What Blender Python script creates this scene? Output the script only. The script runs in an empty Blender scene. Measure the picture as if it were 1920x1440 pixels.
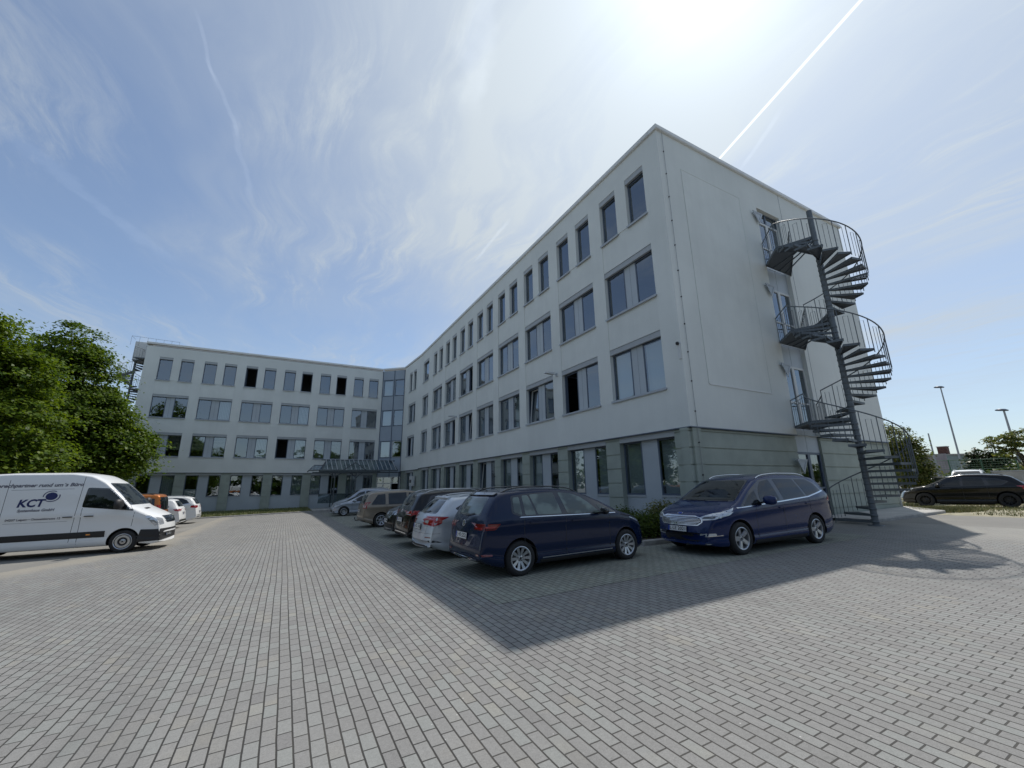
import bpy, bmesh, math, random
import numpy as np
from mathutils import Vector, Matrix
from mathutils.bvhtree import BVHTree
random.seed(7); rng = np.random.default_rng(7)
S = bpy.context.scene; D = bpy.data
# ------------------------------------------------------------------ camera
def cam_axes(yaw, pitch, roll):
    cy, sy, cp, sp, cr, sr = math.cos(yaw), math.sin(yaw), math.cos(pitch), math.sin(pitch), math.cos(roll), math.sin(roll)
    Rz = Matrix(((cy,-sy,0),(sy,cy,0),(0,0,1))); Rx = Matrix(((1,0,0),(0,cp,-sp),(0,sp,cp))); Ry = Matrix(((cr,0,sr),(0,1,0),(-sr,0,cr)))
    return Rz @ Rx @ Ry
AX = cam_axes(-0.496032213, 0.243290743, 0.0134297892)
cd = D.cameras.new('camera'); cam = D.objects.new('camera', cd); S.collection.objects.link(cam)
cd.sensor_fit = 'HORIZONTAL'; cd.sensor_width = 36; cd.lens = 769.461403/1920*36; cd.clip_start = .05; cd.clip_end = 3000
M = Matrix.Identity(4)
for r in range(3):
    M[r][0] = AX[r][0]; M[r][1] = AX[r][2]; M[r][2] = -AX[r][1]
M[0][3], M[1][3], M[2][3] = 0, 0, 1.69
cam.matrix_world = M; S.camera = cam
# ------------------------------------------------------------------ exposure, sun and sky
S.view_settings.view_transform = 'Standard'; S.view_settings.look = 'None'
S.view_settings.exposure = .36; S.view_settings.gamma = 1
S.cycles.use_denoising = True
S.cycles.max_bounces = 8; S.cycles.transparent_max_bounces = 16
SUN = Vector((0.4948, 0.2528, 0.8314)).normalized()
ld = D.lights.new('sun', 'SUN'); ld.energy = 3.0; ld.angle = math.radians(.6); ld.color = (1, .95, .88)
sun = D.objects.new('sun', ld); S.collection.objects.link(sun)
sun.rotation_euler = SUN.to_track_quat('Z', 'Y').to_euler()

class NT:
    def __init__(s, tree): s.t = tree; s.n = tree.nodes; s.l = tree.links
    def node(s, typ, ins=None, **props):
        n = s.n.new(typ)
        for k, v in props.items(): setattr(n, k, v)
        if ins:
            for k, v in ins.items(): s.set(n.inputs[k], v)
        return n
    def set(s, sock, v):
        if isinstance(v, bpy.types.NodeSocket): s.l.new(v, sock)
        elif isinstance(v, bpy.types.Node): s.l.new(v.outputs[0], sock)
        else: sock.default_value = v
    def math(s, op, a, b=None, c=None, clamp=False):
        n = s.n.new('ShaderNodeMath'); n.operation = op; n.use_clamp = clamp
        s.set(n.inputs[0], a)
        if b is not None: s.set(n.inputs[1], b)
        if c is not None: s.set(n.inputs[2], c)
        return n.outputs[0]
    def vmath(s, op, a, b=None, sc=None):
        n = s.n.new('ShaderNodeVectorMath'); n.operation = op; s.set(n.inputs[0], a)
        if b is not None: s.set(n.inputs[1], b)
        if sc is not None: s.set(n.inputs['Scale'], sc)
        return n.outputs['Value'] if op in ('DOT_PRODUCT', 'LENGTH', 'DISTANCE') else n.outputs[0]
    def mix(s, f, a, b, mode='MIX'):
        n = s.n.new('ShaderNodeMix'); n.data_type = 'RGBA'; n.blend_type = mode
        s.set(n.inputs[0], f); s.set(n.inputs[6], a); s.set(n.inputs[7], b); return n.outputs[2]
    def ramp(s, f, stops):
        n = s.n.new('ShaderNodeValToRGB'); s.set(n.inputs[0], f); e = n.color_ramp.elements
        while len(e) < len(stops): e.new(.5)
        for i, (p, c) in enumerate(stops):
            e[i].position = p; e[i].color = (c, c, c, 1) if isinstance(c, (int, float)) else (*c, 1)
        return n.outputs[0]
    def smooth(s, v, a, b, x=0., y=1.):
        n = s.n.new('ShaderNodeMapRange'); n.interpolation_type = 'SMOOTHSTEP'
        s.set(n.inputs[0], v); n.inputs[1].default_value = a; n.inputs[2].default_value = b; n.inputs[3].default_value = x; n.inputs[4].default_value = y
        return n.outputs[0]
    def noise(s, vec, scale, detail=4, rough=.5, dist=0, dim='3D'):
        n = s.n.new('ShaderNodeTexNoise'); n.noise_dimensions = dim; s.set(n.inputs['Vector'], vec)
        n.inputs['Scale'].default_value = scale; n.inputs['Detail'].default_value = detail; n.inputs['Roughness'].default_value = rough; n.inputs['Distortion'].default_value = dist
        return n.outputs[0]

W = D.worlds.new('World'); S.world = W; W.use_nodes = True
wt = NT(W.node_tree); wt.n.clear()
sky = wt.node('ShaderNodeTexSky'); sky.sky_type = 'NISHITA'; sky.sun_disc = False
sky.sun_elevation = math.asin(SUN.z); sky.sun_rotation = math.atan2(SUN.x, SUN.y)
sky.altitude = 100; sky.air_density = 1.0; sky.dust_density = .55; sky.ozone_density = .9
tc = wt.node('ShaderNodeTexCoord'); dirv = wt.vmath('NORMALIZE', tc.outputs['Generated'])
sx = wt.node('ShaderNodeSeparateXYZ', {0: dirv}); zc = wt.math('ADD', wt.math('MAXIMUM', sx.outputs[2], 0.02), 0.0)
px = wt.math('DIVIDE', sx.outputs[0], zc); py = wt.math('DIVIDE', sx.outputs[1], zc)
pl = wt.node('ShaderNodeCombineXYZ', {0: px, 1: py, 2: 0.}).outputs[0]
cosS = wt.vmath('DOT_PRODUCT', dirv, tuple(SUN))
cosP = wt.math('MAXIMUM', cosS, 0.)
# thin high cloud, in a flat layer overhead
wob = wt.noise(pl, 1.1, 3)
plw = wt.vmath('ADD', pl, wt.vmath('SCALE', wt.node('ShaderNodeTexNoise', {'Vector': pl, 'Scale': 1.3}).outputs[1], sc=.55))
mp = wt.node('ShaderNodeMapping', {'Vector': plw, 'Rotation': (0, 0, math.radians(-28)), 'Scale': (2.1, .62, 1)}).outputs[0]
veil = wt.noise(mp, 1.0, 8, .62)
mp2 = wt.node('ShaderNodeMapping', {'Vector': plw, 'Rotation': (0, 0, math.radians(12)), 'Scale': (1.2, .5, 1), 'Location': (3.1, 1.7, 0)}).outputs[0]
veil2 = wt.noise(mp2, .55, 5, .55)
cl = wt.math('MULTIPLY', wt.smooth(veil, .42, .78), wt.smooth(veil2, .33, .68))
low = wt.smooth(sx.outputs[2], .06, .34)
cl = wt.math('MULTIPLY', wt.math('ADD', wt.math('MULTIPLY', cl, .62), wt.math('MULTIPLY', wt.smooth(veil2, .38, .72), .26)), low)
cl = wt.math('ADD', cl, .17)
mp3 = wt.node('ShaderNodeMapping', {'Vector': plw, 'Rotation': (0, 0, math.radians(-62)), 'Scale': (5.5, 1.1, 1), 'Location': (1.3, .4, 0)}).outputs[0]
wisp = wt.math('MULTIPLY', wt.smooth(wt.noise(mp3, 1.0, 9, .70), .45, .72), wt.smooth(wt.noise(pl, .8, 3, .5), .38, .60))
cl = wt.math('ADD', cl, wt.math('MULTIPLY', wt.math('MULTIPLY', wisp, low), .50))
# more of it towards the sun
cl = wt.math('ADD', cl, wt.math('MULTIPLY', wt.smooth(cosS, .55, .985), .50), clamp=True)
def trail(a, b, w, strength, wav=0.0, fade=.12):
    """straight vapour trail between two points of the cloud layer"""
    ax, ay = a; bx, by = b; L = math.hypot(bx-ax, by-ay); ux, uy = (bx-ax)/L, (by-ay)/L
    rx = wt.math('SUBTRACT', px, ax); ry = wt.math('SUBTRACT', py, ay)
    al = wt.math('ADD', wt.math('MULTIPLY', rx, ux), wt.math('MULTIPLY', ry, uy))
    pe = wt.math('ADD', wt.math('MULTIPLY', rx, -uy), wt.math('MULTIPLY', ry, ux))
    if wav: pe = wt.math('ADD', pe, wt.math('MULTIPLY', wt.math('SUBTRACT', wt.noise(pl, 7., 3), .5), wav))
    nz = wt.noise(pl, 22., 4, .6)
    core = wt.smooth(wt.math('ABSOLUTE', pe), w, w*.25)
    ends = wt.math('MULTIPLY', wt.smooth(al, -fade, fade*.3), wt.smooth(al, L+fade, L-fade*.3))
    return wt.math('MULTIPLY', wt.math('MULTIPLY', core, ends), wt.math('MULTIPLY_ADD', nz, strength*1.1, strength*.4))
tr = trail((.90, -.05), (1.14, .75), .0058, 1.35)
for a in [((-.272, .93), (-.262, 1.06), .006, .11, .02, .05), ((-.262, 1.04), (-.228, 1.22), .007, .10, .03, .05), ((-.23, 1.2), (-.216, 1.5), .012, .07, .05, .08),
          ((-.78, 1.6), (-.60, 2.05), .045, .07, .12, .25), ((.66, 1.26), (.66, 1.52), .010, .16, .03, .06), ((.25, .55), (.32, .80), .05, .16, .12, .1), ((1.12, .48), (1.2, .62), .010, .12, .02, .06)]:
    tr = wt.math('ADD', tr, trail(*a))
fog = wt.smooth(sx.outputs[2], .38, .0, 0., .34)          # paler towards the skyline
ph = wt.math('ADD', wt.math('MULTIPLY', wt.math('POWER', cosP, 3.), .16), wt.math('MULTIPLY', wt.math('POWER', cosP, 16.), .14))
ph = wt.math('ADD', ph, wt.math('MULTIPLY', wt.math('POWER', cosP, 90.), .35))
ph = wt.math('ADD', ph, .46)
ccol = wt.vmath('SCALE', (0.85, .95, 1.04), sc=ph)
skyc = wt.vmath('SCALE', wt.mix(1.0, sky.outputs[0], (0.88, 0.97, 1.06, 1), 'MULTIPLY'), sc=0.10)
tot = wt.math('MINIMUM', wt.math('ADD', cl, fog), 1.)
out = wt.vmath('ADD', wt.mix(tot, skyc, ccol), wt.vmath('SCALE', (.5, .53, .55), sc=wt.math('MULTIPLY', tr, .6)))
bg = wt.node('ShaderNodeBackground', {'Color': out, 'Strength': 1.0})
wt.node('ShaderNodeOutputWorld', {'Surface': bg})

# ------------------------------------------------------------------ helpers
def link(o): S.collection.objects.link(o); return o
def empty(name, loc=(0,0,0), rz=0, label=None, cat=None, group=None):
    o = D.objects.new(name, None); link(o); o.location = loc; o.rotation_euler = (0, 0, rz); o.empty_display_size = .3
    tag(o, label, cat, group); return o
def tag(o, label=None, cat=None, group=None, kind=None):
    if label: o['label'] = label
    if cat: o['category'] = cat
    if group: o['group'] = group
    if kind: o['kind'] = kind
    return o
def copy_tree(o, parent=None):
    c = o.copy(); link(c)
    if parent: c.parent = parent
    for ch in list(o.children): copy_tree(ch, c)
    return c
class MB:
    def __init__(s): s.v = []; s.f = []; s.m = []; s.mats = []; s.sm = []
    def mi(s, mat):
        if mat not in s.mats: s.mats.append(mat)
        return s.mats.index(mat)
    def add(s, vs, fs, mat, smooth=False):
        b = len(s.v); s.v.extend([tuple(v) for v in vs]); i = s.mi(mat)
        for f in fs: s.f.append([b+k for k in f]); s.m.append(i); s.sm.append(smooth)
    def hexa(s, c, mat):   # 8 corners: bottom 4 ccw, top 4 ccw
        s.add(c, [(3,2,1,0),(4,5,6,7),(0,1,5,4),(1,2,6,5),(2,3,7,6),(3,0,4,7)], mat)
    def box(s, x0, x1, y0, y1, z0, z1, mat):
        s.hexa([(x0,y0,z0),(x1,y0,z0),(x1,y1,z0),(x0,y1,z0),(x0,y0,z1),(x1,y0,z1),(x1,y1,z1),(x0,y1,z1)], mat)
    def quad(s, a, b, c, d, mat): s.add([a,b,c,d], [(0,1,2,3)], mat)
    def tube(s, pts, r, mat, n=8, caps=True, smooth=True):
        pts = [Vector(p) for p in pts]; rs = r if isinstance(r, (list, tuple)) else [r]*len(pts)
        vs = []; up = None
        for i, p in enumerate(pts):
            d = (pts[min(i+1, len(pts)-1)]-pts[max(i-1, 0)]).normalized()
            if up is None or abs(d.dot(up)) > .98: up = Vector((0,0,1)) if abs(d.z) < .9 else Vector((1,0,0))
            a = d.cross(up).normalized(); b = a.cross(d)
            for k in range(n):
                t = 2*math.pi*k/n; vs.append(p+(a*math.cos(t)+b*math.sin(t))*rs[i])
            up = b
        fs = [(i*n+k, i*n+(k+1)%n, (i+1)*n+(k+1)%n, (i+1)*n+k) for i in range(len(pts)-1) for k in range(n)]
        s.add(vs, fs, mat, smooth)
        if caps:
            s.add(vs[:n], [tuple(range(n))], mat); s.add(vs[-n:], [tuple(range(n-1,-1,-1))], mat)
    def lathe(s, prof, M4, mat, n=24, smooth=True, close=False):  # prof: (r, h) about local z of M4
        vs = []; m = len(prof)
        for k in range(n):
            t = 2*math.pi*k/n
            for r, h in prof: vs.append(M4 @ Vector((r*math.cos(t), r*math.sin(t), h)))
        fs = []
        for k in range(n):
            k2 = (k+1) % n
            for j in range(m-1 if not close else m):
                j2 = (j+1) % m; fs.append((k*m+j, k2*m+j, k2*m+j2, k*m+j2))
        s.add(vs, fs, mat, smooth)
    def prism(s, poly, z0, z1, mat):   # poly in xy ccw
        n = len(poly); vs = [(x,y,z0) for x,y in poly]+[(x,y,z1) for x,y in poly]
        s.add(vs, [tuple(range(n-1,-1,-1)), tuple(range(n,2*n))]+[(i,(i+1)%n,(i+1)%n+n,i+n) for i in range(n)], mat)
    def build(s, name, parent=None, local=False, angle=None):
        me = D.meshes.new(name)
        off = Vector((0,0,0))
        if parent is not None and not local:
            p = parent
            while p is not None: off += Vector(p.location); p = p.parent
        vs = s.v if not off.length else [(v[0]-off.x, v[1]-off.y, v[2]-off.z) for v in s.v]
        me.from_pydata(vs, [], s.f)
        for m in s.mats: me.materials.append(m)
        me.polygons.foreach_set('material_index', s.m); me.polygons.foreach_set('use_smooth', s.sm)
        me.update()
        if angle: me.set_sharp_from_angle(angle=math.radians(angle))
        o = D.objects.new(name, me); link(o)
        if parent is not None: o.parent = parent
        return o

_mats = {}
def mat(name, col=(.5,.5,.5), rough=.5, metal=0., var=0., vscale=3., bump=0., bscale=60., coat=0., spec=None, emit=None, streak=0.):
    if name in _mats: return _mats[name]
    m = D.materials.new(name); m.use_nodes = True; t = NT(m.node_tree); b = t.n['Principled BSDF']
    b.inputs['Base Color'].default_value = (*col, 1); b.inputs['Roughness'].default_value = rough; b.inputs['Metallic'].default_value = metal
    if coat: b.inputs['Coat Weight'].default_value = coat; b.inputs['Coat Roughness'].default_value = .03
    if spec is not None: b.inputs['Specular IOR Level'].default_value = spec
    tcn = t.node('ShaderNodeTexCoord').outputs['Object']
    if var or streak:
        nz = t.noise(tcn, vscale, 6, .6)
        f = t.smooth(nz, .25, .75, 1-var, 1+var)
        if streak:
            mpn = t.node('ShaderNodeMapping', {'Vector': tcn, 'Scale': (1.6, 1.6, .10)}).outputs[0]
            st = t.smooth(t.noise(mpn, 1.7, 6, .65), .3, .75, 1.0, 1-streak)
            f = t.math('MULTIPLY', f, st)
        c = t.mix(1., (*col, 1), f, 'MULTIPLY')
        # multiply by a grey value
        t.set(b.inputs['Base Color'], c)
    if bump:
        bn = t.node('ShaderNodeBump', {'Height': t.noise(tcn, bscale, 5, .6), 'Strength': bump, 'Distance': .01})
        t.set(b.inputs['Normal'], bn.outputs[0])
    _mats[name] = m; return m

def glass_mat(name, tint=(.5,.55,.58), f0=.2, rough=.01):
    m = D.materials.new(name); m.use_nodes = True; t = NT(m.node_tree); t.n.clear()
    ge = t.node('ShaderNodeNewGeometry'); c = t.math('ABSOLUTE', t.vmath('DOT_PRODUCT', ge.outputs['Normal'], ge.outputs['Incoming']))
    fr = t.math('MULTIPLY_ADD', t.math('POWER', t.math('SUBTRACT', 1., c, clamp=True), 4.5), 1-f0, f0)
    nz = t.node('ShaderNodeBump', {'Height': t.noise(t.node('ShaderNodeTexCoord').outputs['Object'], 1.3, 2), 'Strength': .06, 'Distance': .05})
    g = t.node('ShaderNodeBsdfGlossy', {'Color': (.84,.92,1,1), 'Roughness': rough, 'Normal': nz.outputs[0]})
    tr_ = t.node('ShaderNodeBsdfTransparent', {'Color': (*tint, 1)})
    mx = t.node('ShaderNodeMixShader', {0: fr, 1: tr_.outputs[0], 2: g.outputs[0]})
    t.node('ShaderNodeOutputMaterial', {'Surface': mx.outputs[0]}); return m

SLOPE = .0175
def gz(x, y):
    yy = min(max(y, -5), 47.)
    return SLOPE*min(max(x, -14), 26) - .0105*math.log1p(math.exp((yy-7)/2.))*2.
# ------------------------------------------------------------------ ground, paving, kerbs, grass
def ground_mat():
    m = D.materials.new('worn_asphalt'); m.use_nodes = True; t = NT(m.node_tree); b = t.n['Principled BSDF']
    oc = t.node('ShaderNodeTexCoord').outputs['Object']
    n1 = t.noise(oc, .35, 6, .6); n2 = t.noise(oc, 9, 5, .7); n3 = t.noise(oc, 120, 3, .7)
    c = t.mix(t.smooth(n1, .35, .7), (.19, .185, .172, 1), (.245, .237, .215, 1))
    c = t.mix(t.smooth(n2, .3, .75, 0, .35), c, (.16, .155, .145, 1))
    c = t.mix(t.smooth(n3, .45, .8, 0, .5), c, (.36, .345, .31, 1))
    t.set(b.inputs['Base Color'], c); b.inputs['Roughness'].default_value = .85; b.inputs['Specular IOR Level'].default_value = .3
    t.set(b.inputs['Normal'], t.node('ShaderNodeBump', {'Height': n3, 'Strength': .35, 'Distance': .01}).outputs[0]); return m

def paver_mat(name, tint, sand=True):
    m = D.materials.new(name); m.use_nodes = True; t = NT(m.node_tree); b = t.n['Principled BSDF']
    oc = t.node('ShaderNodeTexCoord').outputs['Object']
    wn = t.node('ShaderNodeTexNoise', {'Vector': oc, 'Scale': 1.7, 'Detail': 3.}).outputs[1]
    wv = t.vmath('SCALE', t.vmath('SUBTRACT', wn, (.5,.5,.5)), sc=.016)
    wn2 = t.node('ShaderNodeTexNoise', {'Vector': oc, 'Scale': .22, 'Detail': 1.}).outputs[1]
    wv = t.vmath('ADD', wv, t.vmath('SCALE', t.vmath('SUBTRACT', wn2, (.5,.5,.5)), sc=.07))
    v = t.vmath('ADD', oc, wv); s3 = t.node('ShaderNodeSeparateXYZ', {0: v})
    X, Y = s3.outputs[0], s3.outputs[1]
    u = t.math('DIVIDE', t.math('SUBTRACT', X, .1325-10), .1); row = t.math('FLOOR', u)
    # each stone is a little off its neighbours
    jr = t.node('ShaderNodeTexWhiteNoise', {'W': row}, noise_dimensions='1D').outputs[0]
    w = t.math('ADD', t.math('DIVIDE', Y, .2), t.math('MULTIPLY', t.math('PINGPONG', row, 1.), .5))
    w = t.math('ADD', t.math('ADD', w, 500.), t.math('MULTIPLY', jr, .10)); cell = t.math('FLOOR', w)
    fu = t.math('FRACT', u); fw = t.math('FRACT', w)
    du = t.math('MULTIPLY', t.math('MINIMUM', fu, t.math('SUBTRACT', 1., fu)), .1)
    dw = t.math('MULTIPLY', t.math('MINIMUM', fw, t.math('SUBTRACT', 1., fw)), .2)
    hn = t.math('MULTIPLY', t.noise(oc, 55, 2), .0022)
    jl = t.smooth(t.math('ADD', du, hn), .0084, .0056); jc = t.smooth(t.math('ADD', dw, hn), .0084, .0056)
    joint = t.math('MAXIMUM', jl, t.math('MULTIPLY', jc, .95))
    idv = t.node('ShaderNodeCombineXYZ', {0: row, 1: cell, 2: 0.}).outputs[0]
    wno = t.node('ShaderNodeTexWhiteNoise', {'Vector': idv}, noise_dimensions='3D')
    rv = wno.outputs[0]; rc = t.node('ShaderNodeSeparateColor', {0: wno.outputs[1]})
    blot = t.noise(oc, .45, 5, .6); blot2 = t.noise(oc, .9, 3, .6)
    val = t.math('ADD', t.smooth(rv, 0., 1., .90, 1.06), t.math('MULTIPLY', t.math('SUBTRACT', blot, .5), .30))
    grain = t.noise(oc, 150, 3, .8); grain2 = t.noise(oc, 42, 5, .75)
    val = t.math('ADD', val, t.math('MULTIPLY', t.math('SUBTRACT', grain, .5), .95))
    val = t.math('ADD', val, t.math('MULTIPLY', t.math('SUBTRACT', grain2, .5), .62))
    col = t.mix(t.smooth(rc.outputs[0], .55, 1.0, 0, .5), (.226, .222, .213, 1), (.206, .220, .208, 1))
    col = t.mix(t.math('MULTIPLY', t.smooth(rc.outputs[1], .5, 1., 0, .5), t.smooth(blot2, .48, .62)), col, (.275, .258, .215, 1))
    col = t.mix(t.smooth(rc.outputs[2], .90, 1., 0, .38), col, (.185, .178, .176, 1))
    col = t.mix(1., col, val, 'MULTIPLY'); col = t.mix(1., col, (*tint, 1), 'MULTIPLY')
    # light crumbs of stone lying about
    vo = t.node('ShaderNodeTexVoronoi', {'Vector': oc, 'Scale': 7.}); crumb = t.math('MULTIPLY', t.smooth(vo.outputs[0], .05, .025), t.smooth(t.noise(oc, 1.1, 2), .46, .56))
    jcol = t.mix(t.smooth(t.noise(oc, .8, 3), .4, .7), (.020, .019, .017, 1), (.040, .037, .031, 1))
    col = t.mix(t.math('MULTIPLY', joint, .93), col, jcol)
    col = t.mix(t.math('MULTIPLY', crumb, .8), col, (.6, .6, .57, 1))
    # drips of oil and dark spots of chewing gum, a few mossy joints
    oil = t.math('MULTIPLY', t.smooth(t.noise(oc, 1.35, 4, .6), .66, .74), t.smooth(t.noise(oc, .21, 2), .50, .60)); col = t.mix(t.math('MULTIPLY', oil, .35), col, (.07, .068, .062, 1))
    vg = t.node('ShaderNodeTexVoronoi', {'Vector': oc, 'Scale': 2.2}); col = t.mix(t.math('MULTIPLY', t.smooth(vg.outputs[0], .045, .03), .45), col, (.08, .078, .075, 1))
    # faint tyre marks and damp stains
    st = t.noise(t.node('ShaderNodeMapping', {'Vector': oc, 'Scale': (1., .14, 1)}).outputs[0], .9, 5, .6)
    col = t.mix(t.smooth(st, .50, .72, 0, .38), col, (.12, .12, .115, 1))
    if sand:
        Xs = t.math('DIVIDE', X, t.math('MULTIPLY_ADD', t.math('MAXIMUM', t.math('SUBTRACT', 19., Y), 0.), .115, 1.))
        sm = t.math('ADD', t.smooth(Xs, -2.2, -4.1), t.math('MULTIPLY', t.math('SUBTRACT', t.noise(oc, .8, 6, .7), .5), 1.1))
        sm = t.math('MULTIPLY', t.smooth(sm, .35, 1.05), t.smooth(Xs, -1.2, -2.9))
        col = t.mix(t.math('MULTIPLY', sm, .72), col, (.30, .275, .228, 1))
        sm2 = t.math('ADD', t.smooth(X, 11., 17.), t.math('MULTIPLY', t.math('SUBTRACT', t.noise(oc, .5, 6, .7), .5), .9))
        col = t.mix(t.math('MULTIPLY', t.smooth(sm2, .5, 1.3), .85), col, (.29, .28, .25, 1))
    t.set(b.inputs['Base Color'], col); b.inputs['Roughness'].default_value = .8; b.inputs['Specular IOR Level'].default_value = .35
    h = t.math('SUBTRACT', t.math('ADD', t.math('MULTIPLY', grain, .25), t.math('MULTIPLY', rv, .15)), joint)
    t.set(b.inputs['Normal'], t.node('ShaderNodeBump', {'Height': h, 'Strength': .55, 'Distance': .006}).outputs[0]); return m

M_ground = ground_mat(); M_pave = paver_mat('grey_block_paving', (1, 1, 1)); M_bay = paver_mat('parking_block_paving', (1.12, 1.18, 1.06), False)
M_kerb = mat('kerb_concrete', (.36, .35, .33), .85, var=.2, vscale=4, bump=.3, bscale=90)
M_conc = mat('slab_concrete', (.42, .41, .385), .85, var=.15, vscale=1.5, bump=.3, bscale=90)
M_soil = mat('soil', (.075, .06, .045), .95, var=.4, vscale=6, bump=1., bscale=30)

def sheet(name, xs, ys, dz, mt, clip=None, xmap=None):
    b = MB(); n = len(ys); xmap = xmap or (lambda x, y: x); vs = [(xmap(x, y), y, gz(xmap(x, y), y)+dz) for x in xs for y in ys]
    fs = []
    for i in range(len(xs)-1):
        for j in range(n-1):
            if clip and not clip((xs[i]+xs[i+1])/2, (ys[j]+ys[j+1])/2): continue
            fs.append((i*n+j, (i+1)*n+j, (i+1)*n+j+1, i*n+j+1))
    b.add(vs, fs, mt, True); o = b.build(name); o['kind'] = 'structure'; return o
def rng_(a, b, s): return [a+(b-a)*i/max(1, math.ceil((b-a)/s)) for i in range(math.ceil((b-a)/s)+1)]
far = [60, 90, 150, 300, 900]
sheet('ground', [-x for x in reversed(far)]+rng_(-40, -14, 13)+rng_(-13, 26, 3)+rng_(27, 45, 9)+far, [-y for y in reversed(far)]+rng_(-20, 48, 1.)+far, 0, M_ground)
sheet('paving', rng_(-4.1, 0, 1)+rng_(3, 18.5, 3), rng_(-12, 42.2, .5), .004, M_pave, xmap=lambda x, y: x if x > -.01 else x*(1+.115*max(0., 19.-y)))
sheet('parking_bays', [2.85, 5, 8.3], rng_(8.3, 38, .5), .008, M_bay)
sheet('parking_bay_front', rng_(2.85, 14.2, 3), rng_(5.8, 8.3, .5), .008, M_bay)
sheet('entrance_pavement', [2.4, 5, 8, 11], rng_(42.2, 48.3, .5), .10, M_conc)

def kerb(name, a, b_, w=.14, h=.12, label=None):
    """stones of one metre laid end to end"""
    a = Vector(a); b_ = Vector(b_); L = (b_-a).length; d = (b_-a)/L; nrm = Vector((-d.y, d.x)); bb = MB(); n = max(1, round(L)); g = .006
    for i in range(n):
        p = a+d*(L*i/n+g); q = a+d*(L*(i+1)/n-g)
        c = [p, q, q+nrm*w, p+nrm*w]; hh = h+random.uniform(-.006, .006)
        bev = .02; ci = [p+nrm*bev, q+nrm*bev, q+nrm*(w-bev), p+nrm*(w-bev)]
        z = [gz(k.x, k.y) for k in c]
        bb.hexa([(k.x, k.y, zz-.1) for k, zz in zip(c, z)]+[(k.x, k.y, zz+hh-bev) for k, zz in zip(c, z)], M_kerb)
        bb.hexa([(k.x, k.y, zz+hh-bev) for k, zz in zip(c, z)]+[(k.x, k.y, zz+hh) for k, zz in zip(ci, z)], M_kerb)
    o = bb.build(name); o['kind'] = 'structure'; return o
kerb('grass_kerb', (-14, 38.9), (2.35, 42.15), h=.10)
kerb('entrance_kerb', (2.4, 42.2), (8.4, 42.2), h=.13)
kerb('bed_kerb', (8.4, 42), (8.4, 8.4), h=.13)
kerb('bed_kerb_front', (8.4, 8.4), (11.1, 8.1), h=.13)
kerb('gable_kerb', (17.9, 7.15), (23.5, 6.95), h=.11)
kerb('gable_kerb_end', (23.5, 6.95), (25.6, 8.9), h=.11)
b = MB()   # paving slab strip under the stair, along the end wall
b.add([(17.9, 7.29, gz(18, 7)+.10), (23.4, 7.09, gz(23.4, 7)+.10), (25.4, 8.92, gz(25.4, 8)+.10), (17.9, 8.92, gz(18, 8)+.10)], [(0,1,2,3)], M_conc)
tag(b.build('wall_apron'), kind='structure')
b = MB()
ys = rng_(8.54, 42, 1.)
b.add([(x, y, gz(x, y)+.10) for x in (8.54, 11.5) for y in ys], [(j, len(ys)+j, len(ys)+j+1, j+1) for j in range(len(ys)-1)], M_soil)
tag(b.build('planting_bed'), kind='structure')

M_grass = mat('grass_blades', (.115, .15, .035), .7, var=.5, vscale=1.2)
M_grass2 = mat('dry_grass_blades', (.30, .27, .13), .8, var=.4, vscale=1.5)
M_turf = mat('turf', (.10, .115, .045), .95, var=.5, vscale=2.5, bump=1, bscale=25)
def blades(name, pts, h, mats_, w=.012, base=None):
    """pts: (x,y,z) roots"""
    n = len(pts); P = np.array(pts); a = rng.uniform(0, 2*math.pi, n); hh = h*rng.uniform(.45, 1.3, n); ln = rng.normal(0, .45, (n, 2))*hh[:, None]
    dx = np.cos(a)*w; dy = np.sin(a)*w
    V = np.empty((n, 3, 3)); V[:, 0] = P-np.c_[dx, dy, np.full(n, .01)]; V[:, 1] = P+np.c_[dx, dy, np.full(n, -.01)]
    V[:, 2] = P+np.c_[ln[:, 0], ln[:, 1], hh]
    bb = MB(); k = rng.integers(0, len(mats_), n)
    for mi, mm in enumerate(mats_):
        s_ = V[k == mi].reshape(-1, 3)
        bb.add(s_.tolist(), [(3*i, 3*i+1, 3*i+2) for i in range(len(s_)//3)], mm)
    if base: bb.add(*base)
    return tag(bb.build(name), kind='stuff')
# lawn in front of the left wing, rising to the wall
def lawn_z(x, y):
    yk = 38.9+(x+14)*(3.25/16.35)+.14; t = (y-yk)/max(.1, 48.3-yk)
    return gz(x, yk)+.08+t*max(0, (-.22+.012*x)-(gz(x, yk)+.08))
xs = rng_(-14, 2.3, .8); vs = []; 
for x in xs:
    yk = 38.9+(x+14)*(3.25/16.35)+.14
    for j in range(9): y = yk+(48.38-yk)*j/8; vs.append((x, y, lawn_z(x, y)))
fs = [(i*9+j, (i+1)*9+j, (i+1)*9+j+1, i*9+j+1) for i in range(len(xs)-1) for j in range(8)]
pts = []
for i in range(26000):
    x = random.uniform(-14, 2.3); yk = 38.9+(x+14)*(3.25/16.35)+.14; y = yk+(48.3-yk)*random.random()**1.3
    pts.append((x, y, lawn_z(x, y)))
tag(blades('lawn', pts, .13, [M_grass, M_grass, M_grass2], w=.018, base=(vs, fs, M_turf)), 'rough green lawn strip along the foot of the left wing', 'lawn')
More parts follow.
